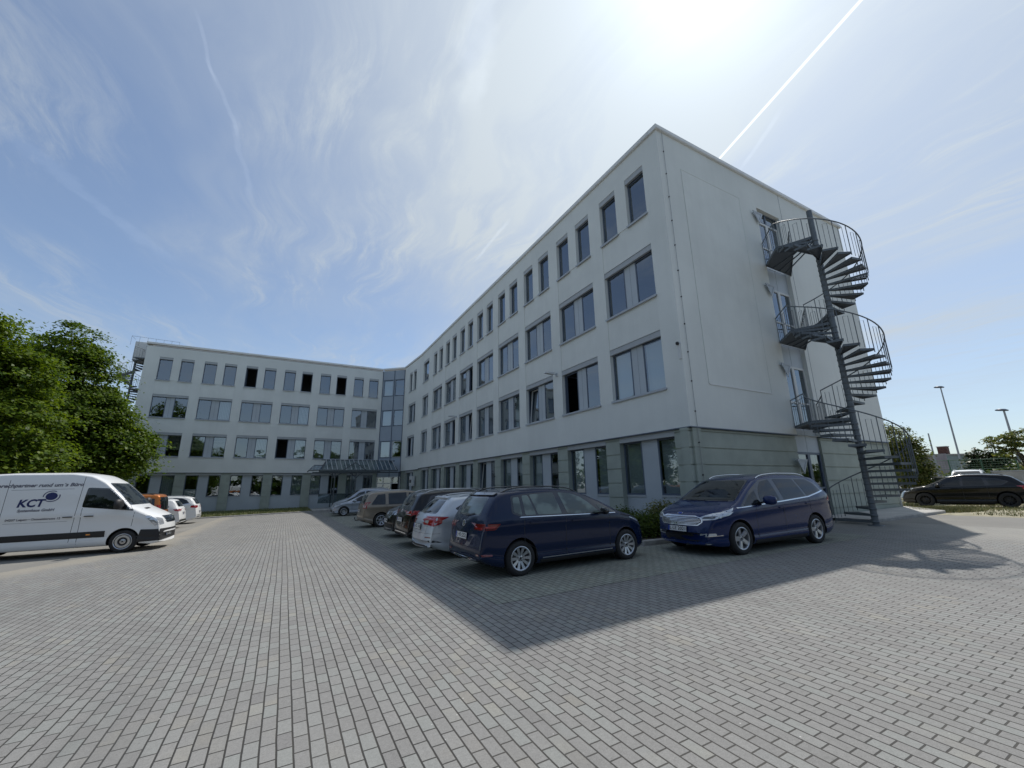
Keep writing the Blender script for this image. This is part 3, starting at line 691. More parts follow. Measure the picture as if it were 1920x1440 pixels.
mb.tube([(3.0, ye, ze), (3.5, yr, zr), (3.0, yb, ze)], .055, M_can, 8); mb.tube([(10.3, ye, ze), (9.9, yr, zr)], .055, M_can, 8)
# small cross gable
mb.tube([(4.9, ye-.15, ze), (6.0, ye-.35, 4.15), (7.1, ye-.15, ze)], .05, M_can, 8); mb.tube([(6.0, ye-.35, 4.15), (6.0, 45.7, 4.2)], .05, M_can, 8)
mb.build('canopy_frame', can)
mb = MB()
for i in range(16):
    x = 3.4+i*.44; mb.tube([(x+.12, ye+.02, ze+.07), (x, yr-.03, zr+.06)], .028, M_bar, 6)
for i in range(4): x = 2.1+i*.3; mb.tube([(x, ye+.05, ze+.05), (x+.2, yr-.6, 3.85)], .025, M_bar, 6)
mb.build('glazing_bar', can)
mb = MB(); mb.quad((3.1, ye, ze+.04), (10.3, ye, ze+.04), (10.0, yr, zr+.03), (3.5, yr, zr+.03), M_cg); mb.quad((3.1, yb, ze+.04), (10.3, yb, ze+.04), (10.0, yr, zr+.03), (3.5, yr, zr+.03), M_cg)
mb.quad((1.9, ye, ze-.0), (3.0, ye, ze), (3.2, yr, 3.95), (2.4, yr, 3.97), M_cg); mb.build('canopy_glass', can)
mb = MB()
for x0, x1 in ((2.9, 4.2), (4.3, 6.15)): mb.box(x0, x1, 44.78, 44.80, .3, 1.15, M_cg); mb.box(x0, x1, 44.77, 44.81, 1.15, 1.2, M_can)
mb.build('glass_guard', can)
# ------------------------------------------------------------------ spiral escape stairs
M_galv = mat('galvanised_steel', (.13, .148, .163), .5, metal=.2, var=.12, vscale=5)
M_grate = mat('galvanised_grating', (.13, .145, .16), .6, metal=.2)
def spiral(root, R, z_ground, landings, a0, da, rise, wall_y, pole_top, wall_side=1, n_bottom=17, rail_r=.021):
    """local coordinates: pole at the origin, the wall at y=wall_y; a0 is where each flight starts"""
    G_ = .10
    mb = MB(); mb.tube([(0, 0, z_ground-.3), (0, 0, pole_top)], .092, M_galv, 16); mb.lathe([(.22, 0), (.22, .02), (.11, .02)], Matrix.Translation((0, 0, z_ground+.0)), M_galv, 16)
    mb.build('centre_pole', root, local=True)
    def P(r, a, z): return (r*math.cos(a), r*math.sin(a), z)
    flights = []
    for i, zl in enumerate(landings):
        nxt = landings[i+1] if i+1 < len(landings) else None
        n = 16 if nxt is not None else n_bottom
        flights.append((zl, n, nxt))
    for zl, n, nxt in flights:
        rs = (zl-nxt)/17 if nxt is not None else rise
        for k in range(n):
            a = a0+da*k; b_ = a+da*1.12; z = zl-rs*(k+1); mb = MB()
            # frame of the tread, then bearing bars
            for r0, r1 in ((.10, R-.03),):
                for aa in (a, b_):
                    d = Vector((math.cos(aa), math.sin(aa))); nn = Vector((-d.y, d.x))*(.012)*(1 if aa == a else -1)
                    q = [d*r0, d*r1, d*r1+nn, d*r0+nn]
                    mb.hexa([(*p, z-.075) for p in q]+[(*p, z) for p in q], M_galv)
            c0, c1 = P(R-.03, a, 0), P(R-.03, b_, 0)
            q = [Vector(c0[:2]), Vector(c1[:2]), Vector(c1[:2])*.985, Vector(c0[:2])*.985]
            mb.hexa([(*p, z-.075) for p in q]+[(*p, z) for p in q], M_galv)
            for j in range(1, 32):
                r = .12+(R-.17)*j/32; q = [Vector((math.cos(t)*rr, math.sin(t)*rr)) for rr, t in ((r, a), (r, b_), (r+.009, b_), (r+.009, a))]
                mb.hexa([(*p, z-.052) for p in q]+[(*p, z-.003) for p in q], M_grate)
            for f_ in (.33, .66):
                t = a+(b_-a)*f_; d = Vector((math.cos(t), math.sin(t))); nn = Vector((-d.y, d.x))*.006; q = [d*.12, d*(R-.05), d*(R-.05)+nn, d*.12+nn]
                mb.hexa([(*p, z-.03) for p in q]+[(*p, z-.006) for p in q], M_grate)
            mb.lathe([(.090, -.07), (.103, -.07), (.103, 0), (.090, 0)], Matrix.Translation((0, 0, z)), M_galv, 12)
            mb.build('tread', root, local=True)
        # handrail and balusters of this flight
        def zr(a): return zl-rs*((a-a0)/da)
        a_end = a0+da*n; mb = MB(); pts = []
        N = 46
        pts = [P(R, a0+(a_end-a0)*i/N, zr(a0+(a_end-a0)*i/N)+1.02) for i in range(N+1)]
        mb.tube(pts, rail_r, M_galv, 8); mb.build('handrail', root, local=True)
        mb = MB()
        for k in range(n+1):
            a = a0+da*k; mb.tube([P(R-.002, a, zr(a)-.15), P(R-.002, a, zr(a)+1.01)], .014, M_galv, 6)
            if k < n:   # hooped pair of bars between the posts
                for f_, g_ in ((.33, .66),):
                    a1, a2 = a+da*f_, a+da*g_
                    zt_ = min(zr(a1), zr(a2))+.88
                    mb.tube([P(R, a1, zr(a1)-.12), P(R, a1, zt_), P(R, a2, zt_-.0), P(R, a2, zr(a2)-.12)], .0075, M_galv, 5)
        mb.build('baluster', root, local=True)
        # landing: bridge from the pole to the wall
        aL, aR = a0, a0-(2*math.pi-da*16)
        wl_, wr_ = LAND[0], LAND[1]
        poly = [P(.09, aR, 0)[:2], P(R, aR, 0)[:2], (wr_, wall_y), (wl_, wall_y), P(R, aL, 0)[:2], P(.09, aL, 0)[:2]]
        if wall_side < 0: poly = poly[::-1]
        mb = MB(); nP = len(poly)
        for i in range(nP):
            p, q = Vector(poly[i]), Vector(poly[(i+1) % nP]); d = (q-p).normalized(); nn = Vector((-d.y, d.x))*.012
            mb.hexa([(*v, zl-.10) for v in (p, q, q+nn, p+nn)]+[(*v, zl) for v in (p, q, q+nn, p+nn)], M_galv)
        # bars across the landing, clipped to it
        y0_, y1_ = sorted((0.06*wall_side, wall_y)); x_lo = min(p[0] for p in poly); x_hi = max(p[0] for p in poly)
        for j in range(60):
            y = y0_+(y1_-y0_)*(j+.5)/60; xsx = []
            for i in range(nP):
                p, q = poly[i], poly[(i+1) % nP]
                if (p[1]-y)*(q[1]-y) < 0: xsx.append(p[0]+(q[0]-p[0])*(y-p[1])/(q[1]-p[1]))
            if len(xsx) >= 2: mb.box(min(xsx), max(xsx), y-.006, y+.006, zl-.06, zl-.003, M_grate)
        for f_ in (.25, .5, .75):
            x = wl_+(wr_-wl_)*f_; mb.hexa([(*v, zl-.09) for v in ((x*.2, .12*wall_side), (x, wall_y), (x+.03, wall_y), (x*.2+.03, .12*wall_side))]+[(*v, zl-.036) for v in ((x*.2, .12*wall_side), (x, wall_y), (x+.03, wall_y), (x*.2+.03, .12*wall_side))], M_galv)
        mb.build('landing', root, local=True)
        mb = MB()
        for pts in ([(wl_, wall_y), P(R, aL, 0)[:2]], [(wr_, wall_y), P(R, aR, 0)[:2]]):
            a_, b_ = Vector(pts[0]), Vector(pts[1]); nb = 7
            if (b_-a_).length < .08: continue
            mb.tube([(*a_, zl+1.02), (*b_, zl+1.02)], rail_r, M_galv, 8)
            for j in range(nb+1):
                p = a_+(b_-a_)*j/nb; mb.tube([(*p, zl-.08), (*p, zl+(1.01 if j % 3 == 0 else .88))], .012 if j % 3 == 0 else .0075, M_galv, 6)
            mb.tube([(*a_, zl+.88), (*b_, zl+.88)], .0075, M_galv, 5)
        mb.build('landing_guard', root, local=True)
gzp = gz(17.0, 6.76)
LAND = (.50, 2.45)
st1 = empty('spiral_staircase', (17.0, 6.76, 0), 0, 'grey steel spiral escape stair on the end wall beside the blue van', 'staircase')
DA = math.radians(308/16)
spiral(st1, 1.27, gzp, (10.93, 7.38, 3.84), math.radians(112), DA, .2, 2.15, 12.0)
LAND = (-.15, 1.1)
st2 = empty('spiral_staircase', (-13.95, 50.6, -.4), 0, 'distant spiral escape stair behind the left wing, half hidden by trees', 'staircase')
LAND = (.2, 1.2)
_flip = empty('tmp'); 
D.objects.remove(_flip)
spiral(st2, 1.15, 0, (14.3, 11.3, 7.8, 4.3), math.radians(20), DA, .2, -.0001-1.6, 15.7, wall_side=-1, n_bottom=17)
mb = MB(); 
for (x0, x1, y0, y1) in ((-.15, .75, -.55, -.5), (-.15, -.1, -.5, .6), (.75, .8, -.55, .6)): mb.box(x0, x1, y0, y1, 14.3, 16.1, M_white)
mb.box(-.15, .8, -.55, .6, 14.2, 14.29, M_galv); mb.build('wind_screen', st2, local=True)
mb = MB()
mb.tube([(-.2, -1.6, 16.3), (3.4, -1.6, 16.2)], .012, M_galv, 6); mb.tube([(-.2, -.5, 16.3), (-.2, -1.6, 16.3)], .012, M_galv, 6)
for i in range(7): x = -.2+.6*i; mb.tube([(x, -1.6, 15.4), (x, -1.6, 16.26)], .010, M_galv, 6)
mb.build('roof_guard', st2, local=True)
# ------------------------------------------------------------------ vehicles
def paint(name, col, metal=.35, rough=.28):
    m = mat(name, col, rough, metal=metal, coat=.5, spec=.22); return m
M_tyre = mat('tyre_rubber', (.018, .018, .019), .8); M_rim = mat('alloy', (.50, .51, .53), .28, metal=.8); M_rimd = mat('dark_alloy', (.03, .03, .032), .4, metal=.5)
M_well = mat('wheel_well', (.008, .008, .009), .95); M_disc = mat('brake_disc', (.14, .14, .14), .4, metal=.8)
M_trim = mat('black_trim', (.018, .018, .020), .55); M_gloss = mat('gloss_black', (.008, .008, .010), .12, coat=1.)
M_chrome = mat('chrome', (.68, .69, .71), .12, metal=1.); M_silv = mat('satin_silver', (.50, .51, .52), .3, metal=.8)
M_red = mat('tail_lamp_red', (.33, .010, .016), .12, coat=1.); M_redd = mat('tail_lamp_dark', (.16, .008, .012), .12, coat=1.)
M_lens = mat('lamp_lens_clear', (.55, .57, .60), .10, metal=.55, coat=1.); M_lensd = mat('lamp_inner_dark', (.06, .065, .07), .15, coat=1.)
M_amber = mat('amber', (.7, .25, .03), .2, coat=1.); M_plate = mat('plate_white', (.72, .72, .70), .45); M_blue = mat('plate_blue', (.02, .06, .35), .4); M_ink = mat('plate_ink', (.01, .01, .01), .5)
M_fog = mat('lamp_white_lens', (.60, .62, .62), .15, metal=.3, coat=1.)
def carglass(name, col=(.006, .008, .009)):
    m = D.materials.new(name); m.use_nodes = True; t = NT(m.node_tree); b = t.n['Principled BSDF']
    oc = t.node('ShaderNodeTexCoord').outputs['Object']
    z = t.node('ShaderNodeSeparateXYZ', {0: oc}).outputs[2]
    # seats and pillars dimly seen through tinted glass: low contrast shapes
    nz = t.smooth(t.noise(t.node('ShaderNodeMapping', {'Vector': oc, 'Scale': (1.6, .4, 2.6)}).outputs[0], 1.9, 2, .4), .42, .62)
    c = t.mix(nz, (*col, 1), (col[0]*2.2, col[1]*2.2, col[2]*2.1, 1)); t.set(b.inputs['Base Color'], c)
    b.inputs['Roughness'].default_value = .03; b.inputs['IOR'].default_value = 1.6; return m
M_cglass = carglass('car_glass'); M_cglass_l = carglass('car_glass_painted_lit', (.075, .095, .09))  # second copy is opaque too: light showing through the cabin is put into its colour

_txt = {}
def text_mesh(s, size, depth=.004, shear=0., bold=0., align='CENTER'):
    c = D.curves.new('txt', 'FONT'); c.body = s; c.size = size; c.extrude = depth; c.shear = shear; c.offset = bold; c.align_x = align; c.align_y = 'CENTER'; c.resolution_u = 3
    o = D.objects.new('txt', c); link(o); bpy.context.view_layer.update()
    me = o.evaluated_get(bpy.context.evaluated_depsgraph_get()).to_mesh()
    vs = [tuple(v.co) for v in me.vertices]; fs = [tuple(p.vertices) for p in me.polygons]
    D.objects.remove(o); D.curves.remove(c); return vs, fs

def curve(pts, sig=.05):
    xs = np.array([p[0] for p in pts], float); zs = np.array([p[1] for p in pts], float)
    xs = xs+np.arange(len(xs))*1e-6
    g = np.arange(xs[0], xs[-1]+.005, .01); z = np.interp(g, xs, zs); n = int(3*sig/.01)
    if n > 0:
        k = np.exp(-.5*(np.arange(-n, n+1)*.01/sig)**2); k /= k.sum()
        zp = np.concatenate([2*z[0]-z[n:0:-1], z, 2*z[-1]-z[-2:-n-2:-1]]); z = np.convolve(zp, k, 'valid')
    return lambda x: float(np.interp(x, g, z))

class Car: pass
def body(sp):
    """closed car body from cross sections; x forward from the rear bumper, y to the left"""
    L, Wd = sp['L'], sp['W']; top = curve(sp['top'], sp.get('sig', .045)); belt = curve(sp['belt'], .08)
    bot = curve([(0, .36), (.25, .24), (.5, sp.get('clear', .19)), (L-.5, sp.get('clear', .19)), (L-.2, .21), (L, .26)], .05)
    tf = sp.get('taper_f', .76); tr_ = sp.get('taper_r', .86)
    wid = curve([(0, tr_), (.08, tr_+.05), (.3, .965), (.7, 1), (L-1.0, 1), (L-.45, .955), (L-.15, .88), (L, tf)], .06)
    tum = sp.get('tumble', .33); kr, kf = sp.get('bulge_r', .10), sp.get('bulge_f', .20)
    xs = sorted(set([0, .012, .03, .055, .085, .12, .16, .20, .25, .31, .38, .46, .55]+[L-v for v in (0, .012, .03, .055, .085, .12, .17, .23, .3, .38)]+list(np.linspace(.62, L-.46, 58))))
    half = Wd/2; secs = []
    for x in xs:
        w = half*wid(x); zt = top(x); zb = min(bot(x), zt-.15); zl = min(belt(x), zt-.035); g = zt-zl
        wb = w*.985; wr = max(.2, wb-tum*g*(1 if g > .12 else .3))
        dr = min(.06, g*.55); cr = min(.035, g*.35)
        sec = [(0, zt), (wr*.3, zt-cr*.08), (wr*.55, zt-cr*.28), (wr*.76, zt-cr*.6), (wr*.89, zt-cr), (wr*.955, zt-cr-dr*.25), (wr*.99, zt-cr-dr*.6), (wr*1.004, zt-dr-cr)]
        z0 = zt-dr-cr
        if z0 < zl+.005: z0 = zl+.005
        sec[-1] = (sec[-1][0], min(sec[-1][1], z0+.01))
        for f_ in (.25, .5, .75): sec.append((wr*1.004+(wb-wr*1.004)*f_+.012*math.sin(math.pi*f_)*min(1, g*2.5), z0+(zl-z0)*f_))
        sec.append((wb, zl)); H = zl-zb
        for f_, k_ in ((.05, .995), (.12, 1.0), (.19, 1.0), (.235, .980), (.42, .987), (.60, .991), (.70, .987), (.76, .973), (.80, .986), (.88, .990), (.95, .975)): sec.append((w*k_, zl-H*f_))
        sec += [(w*.93, zb), (w*.6, zb-.01), (0, zb-.01)]
        secs.append(sec)
    n = len(secs[0]); vs = []; idx = {}
    for i, x in enumerate(xs):
        for j, (y, z) in enumerate(secs[i]):
            for sgn in (1, -1):
                if y == 0 and sgn < 0: idx[i, j, -1] = idx[i, j, 1]; continue
                q = (y/half)**2; e_r = max(0, 1-x/.9); e_f = max(0, 1-(L-x)/1.15)
                xx = x+kr*q*e_r**1.3-kf*q*e_f**1.2
                idx[i, j, sgn] = len(vs); vs.append((xx, y*sgn, z))
    fs = []
    for i in range(len(xs)-1):
        for j in range(n-1):
            for sgn in (1, -1):
                q = [idx[i, j, sgn], idx[i+1, j, sgn], idx[i+1, j+1, sgn], idx[i, j+1, sgn]]
                q = q if sgn > 0 else q[::-1]
                q2 = []; [q2.append(k) for k in q if k not in q2]
                if len(q2) >= 3: fs.append(q2)
    for i, rev in ((0, False), (len(xs)-1, True)):
        loop = [idx[i, j, 1] for j in range(n)]+[idx[i, j, -1] for j in range(n-2, 0, -1)]
        fs.append(loop if not rev else loop[::-1])
    c = Car(); c.vs, c.fs, c.top, c.belt, c.sp = vs, fs, top, belt, sp
    c.bvh = BVHTree.FromPolygons(vs, fs); c.wid = wid; c.tum = tum; return c

def rounded(poly, r=.04, n=4):
    out = []; m = len(poly)
    for i in range(m):
        p0, p, p1 = Vector(poly[i-1]), Vector(poly[i]), Vector(poly[(i+1) % m]); a = p0-p; b_ = p1-p
        rr = min(r, a.length*.45, b_.length*.45); a.normalize(); b_.normalize(); s_, e_ = p+a*rr, p+b_*rr
        for k in range(n+1):
            t = k/n; out.append(tuple(s_*(1-t)**2+p*2*t*(1-t)+e_*t*t))
    return out
def patch(c, poly, way, off=.004, grid=.06, flip=False, rnd=.03):
    """a panel laid on the body. way: 'L','R' side (x,z); 'F','B' front, rear (y,z); 'T' top (x,y)"""
    if rnd: poly = rounded(poly, rnd)
    bm = bmesh.new(); vv = [bm.verts.new((p[0], p[1], 0)) for p in poly]; bm.faces.new(vv)
    x0, x1 = min(p[0] for p in poly), max(p[0] for p in poly); y0, y1 = min(p[1] for p in poly), max(p[1] for p in poly)
    for ax, a, b_ in ((0, x0, x1), (1, y0, y1)):
        k = math.ceil(a/grid)
        while k*grid < b_:
            co = [0, 0, 0]; co[ax] = k*grid; no = [0, 0, 0]; no[ax] = 1
            bmesh.ops.bisect_plane(bm, geom=bm.verts[:]+bm.edges[:]+bm.faces[:], plane_co=co, plane_no=no); k += 1
    bmesh.ops.recalc_face_normals(bm, faces=bm.faces)
    if bm.faces and sum(f.normal.z for f in bm.faces) < 0: bmesh.ops.reverse_faces(bm, faces=bm.faces[:])
    bm.verts.ensure_lookup_table(); bm.verts.index_update(); L = c.sp['L']
    top_v, low_v = [], []
    for v in bm.verts:
        a, b_ = v.co.x, v.co.y
        o, d = {'L': ((a, 5, b_), (0, -1, 0)), 'R': ((a, -5, b_), (0, 1, 0)), 'F': ((L+5, a, b_), (-1, 0, 0)), 'B': ((-5, a, b_), (1, 0, 0)), 'T': ((a, b_, 6), (0, 0, -1))}[way]
        h = c.bvh.ray_cast(Vector(o), Vector(d))
        if h[0] is None or (way in 'FB' and abs(h[0].x-(L if way == 'F' else 0)) > 3.0): 
            h = c.bvh.find_nearest(Vector((a, .9 if way == 'L' else -.9, b_)) if way in 'LR' else Vector((L if way == 'F' else 0, a, b_)) if way in 'FB' else Vector((a, b_, 1.5)))
        p, n = h[0], h[1]
        if n.dot(Vector(d)) > 0: n = -n
        top_v.append(p+n*off); low_v.append(p-n*.006)
    N = len(top_v); fs = []; rev = way in ('L', 'B')
    for f in bm.faces:
        q = [v.index for v in f.verts]; fs.append(q[::-1] if rev else q)
    for e in bm.edges:
        if len(e.link_faces) == 1:
            a, b_ = e.verts[0].index, e.verts[1].index
            l = e.link_loops[0]; a, b_ = l.vert.index, l.link_loop_next.vert.index
            fs.append([a, b_, b_+N, a+N] if rev else [b_, a, a+N, b_+N])
    bm.free(); return top_v+low_v, fs
def panel(c, root, name, items, smooth=True, parent_obj=None):
    """items: (poly, way, material, offset[, rnd])"""
    out = {}
    for it in items:
        poly, way, mt, off = it[:4]; r = it[4] if len(it) > 4 else .03
        for w_ in (('L', 'R') if way == 'LR' else (way,)):
            ys_ = [p[0] if way in 'FB' else p[1] for p in poly]
            key = w_ if way == 'LR' else 'L' if min(ys_) > 0 else 'R' if max(ys_) < 0 else 'C'   # each side its own piece
            if len(items) == 1 and way != 'LR': key = 'C'
            vs, fs = patch(c, poly, w_, off, it[5] if len(it) > 5 else .06, rnd=r); out.setdefault(key, MB()).add(vs, fs, mt, False)
    return [mb.build(name, parent_obj or root, local=True) for mb in out.values()][0]
def wheel(root, c, x, y, r, spokes, style, side, width=.205, rimr=None, rm=None):
    rm = rm or M_rim; R = rimr or r*.69; w = width/2
    Mw = Matrix.Translation((x, y, r)) @ Matrix.Rotation(math.radians(-90*side), 4, 'X')   # local z points outwards
    mb = MB(); prof = [(R-.012, w*.86), (R+.02, w*.98), (r-.06, w*1.0), (r-.025, w*.93), (r-.008, w*.72), (r, w*.45), (r, -w*.45), (r-.01, -w*.75), (r-.05, -w), (R, -w*.95), (R-.012, -w*.8)]
    mb.lathe(prof, Mw, M_tyre, 40, close=True)
    for k in range(0): pass
    o = mb.build('wheel', root, local=True, angle=50)
    mb = MB()
    mb.lathe([(R, w*.90), (R-.012, w*.94), (R-.028, w*.86), (R-.04, w*.2), (R-.05, -w*.6), (R-.005, -w*.7)], Mw, rm, 40)
    h0 = w*.55 if style != 'cap' else w*.75
    mb.lathe([(0, h0+.012), (.028, h0+.012), (.034, h0+.004), (.075, h0-.004), (.085, h0-.03)], Mw, rm, 20)
    for k in range(spokes):
        a = 2*math.pi*k/spokes
        def sp_(a, w0, w1, z0, z1, th=.022):
            d = Vector((math.cos(a), math.sin(a))); n = Vector((-d.y, d.x)); q = [d*.055-n*w0, d*.055+n*w0, d*(R-.02)+n*w1, d*(R-.02)-n*w1]
            zz = [z0, z0, z1, z1]; vsn = [Mw @ Vector((*p, z-th)) for p, z in zip(q, zz)]+[Mw @ Vector((*(p*.995), z)) for p, z in zip(q, zz)]
            mb.hexa([vsn[0], vsn[3], vsn[2], vsn[1], vsn[4], vsn[7], vsn[6], vsn[5]], rm)
        if style == 'twin':
            sp_(a-.11, .011, .021, h0, w*.82); sp_(a+.11, .011, .021, h0, w*.82)
        elif style == 'star': sp_(a, .030, .042, h0+.01, w*.84); sp_(a, .048, .052, h0-.005, w*.70)
        elif style == 'thin': sp_(a, .011, .014, h0, w*.82)
        else: sp_(a, .020, .030, h0, w*.85)
    if style == 'cap': mb.lathe([(R*.50, h0-.01), (R*.55, h0+.012), (R*.78, h0+.012), (R*.84, h0-.01)], Mw, M_silv, 32); mb.lathe([(0, h0), (R*.5, h0-.01), (R*.97, h0-.02)], Mw, M_rimd, 32)
    for k in range(5):
        a = 2*math.pi*k/5+.3; mb.lathe([(0, .01), (.008, .01), (.009, 0)], Mw @ Matrix.Translation((.05*math.cos(a), .05*math.sin(a), h0)), M_trim, 6)
    mb.lathe([(0, h0+.016), (.022, h0+.014), (.026, h0+.010)], Mw, M_trim, 12)
    mb.build('rim', o, local=True, angle=35)
    mb = MB(); mb.lathe([(0, 0), (R*.72, 0), (R*.72, -.03)], Mw, M_disc, 24); mb.lathe([(0, -w*.55), (R-.03, -w*.55)], Mw, M_well, 20); mb.build('brake_disc', o, local=True)
    return o
def plate(root, M4, txt, dark=False, name='number_plate'):
    mb = MB(); vs = lambda a, b_, c_, d, z0, z1: [M4 @ Vector(p) for p in ((a, c_, z0), (b_, c_, z0), (b_, d, z0), (a, d, z0), (a, c_, z1), (b_, c_, z1), (b_, d, z1), (a, d, z1))]
    mb.hexa(vs(-.27, .27, -.065, .065, -.01, 0), M_ink); mb.hexa(vs(-.26, .26, -.055, .055, 0, .004), M_plate); mb.hexa(vs(-.26, -.222, -.055, .055, .004, .0055), M_blue)
    o = mb.build(name, root, local=True)
    tv, tf = text_mesh(txt, .098, .001, 0, .0012); wx = max(v[0] for v in tv)-min(v[0] for v in tv); s_ = min(1.25, .45/wx)
    mb = MB(); mb.add([M4 @ Vector((v[0]*s_+.018, v[1]*1.05, .0055+v[2])) for v in tv], tf, M_ink); mb.build('plate_lettering', o, local=True)
    return o
def face_matrix(c, way, s_, z, off=.012):
    """frame on the front or rear of the body at lateral place s_, height z; local x reads left to right for a viewer"""
    L = c.sp['L']; h = c.bvh.ray_cast(Vector((L+5, s_, z)) if way == 'F' else Vector((-5, s_, z)), Vector((-1, 0, 0)) if way == 'F' else Vector((1, 0, 0)))
    n = h[1]; n = n if n.x*(1 if way == 'F' else -1) > 0 else -n; p = h[0]+n*off
    n = Vector((n.x, 0, n.z*.6)).normalized() if way else n
    up = Vector((0, 0, 1)); rx = up.cross(n).normalized(); ry = n.cross(rx)
    M4 = Matrix.Identity(4)
    for i in range(3): M4[i][0], M4[i][1], M4[i][2], M4[i][3] = rx[i], ry[i], n[i], p[i]
    return M4
def arch_body(c, root, mt):
    sp = c.sp; me = D.meshes.new('b'); me.from_pydata([tuple(v) for v in c.vs], [], c.fs); me.materials.append(mt); me.materials.append(M_well)
    bm = bmesh.new(); bm.from_mesh(me); bmesh.ops.remove_doubles(bm, verts=bm.verts, dist=1e-5); bmesh.ops.recalc_face_normals(bm, faces=bm.faces); bm.to_mesh(me); bm.free()
    o = D.objects.new('body', me); link(o); mb = MB(); r = sp['wr']+sp.get('arch', .045)
    for ax in (sp['xr'], sp['xf']):
        for sgn in (1, -1):
            y0, y1 = sgn*(sp['W']/2-.30), sgn*(sp['W']/2+.2); n = 36
            z0 = sp['wr']+.01
            ring = [(ax+r*math.cos(2*math.pi*k/n), z0+r*math.sin(2*math.pi*k/n)) for k in range(n)]
            mb.add([(x, y0, z) for x, z in ring]+[(x, y1, z) for x, z in ring], [tuple(range(n)), tuple(range(2*n-1, n-1, -1))]+[(k, (k+1) % n, (k+1) % n+n, k+n) for k in range(n)], M_well)
    cut = mb.build('cut'); bm = bmesh.new(); bm.from_mesh(cut.data); bmesh.ops.recalc_face_normals(bm, faces=bm.faces); bm.to_mesh(cut.data); bm.free()
    cut.data.materials.clear(); cut.data.materials.append(mt); cut.data.materials.append(M_well)
    cut.data.polygons.foreach_set('material_index', [1]*len(cut.data.polygons))
    md = o.modifiers.new('b', 'BOOLEAN'); md.object = cut; md.operation = 'DIFFERENCE'; md.solver = 'EXACT'
    bpy.context.view_layer.update(); ev = o.evaluated_get(bpy.context.evaluated_depsgraph_get())
    nm = D.meshes.new_from_object(ev); o.modifiers.clear(); o.data = nm; D.objects.remove(cut)
    nm.polygons.foreach_set('use_smooth', [True]*len(nm.polygons)); nm.set_sharp_from_angle(angle=math.radians(38))
    o.parent = root; return o

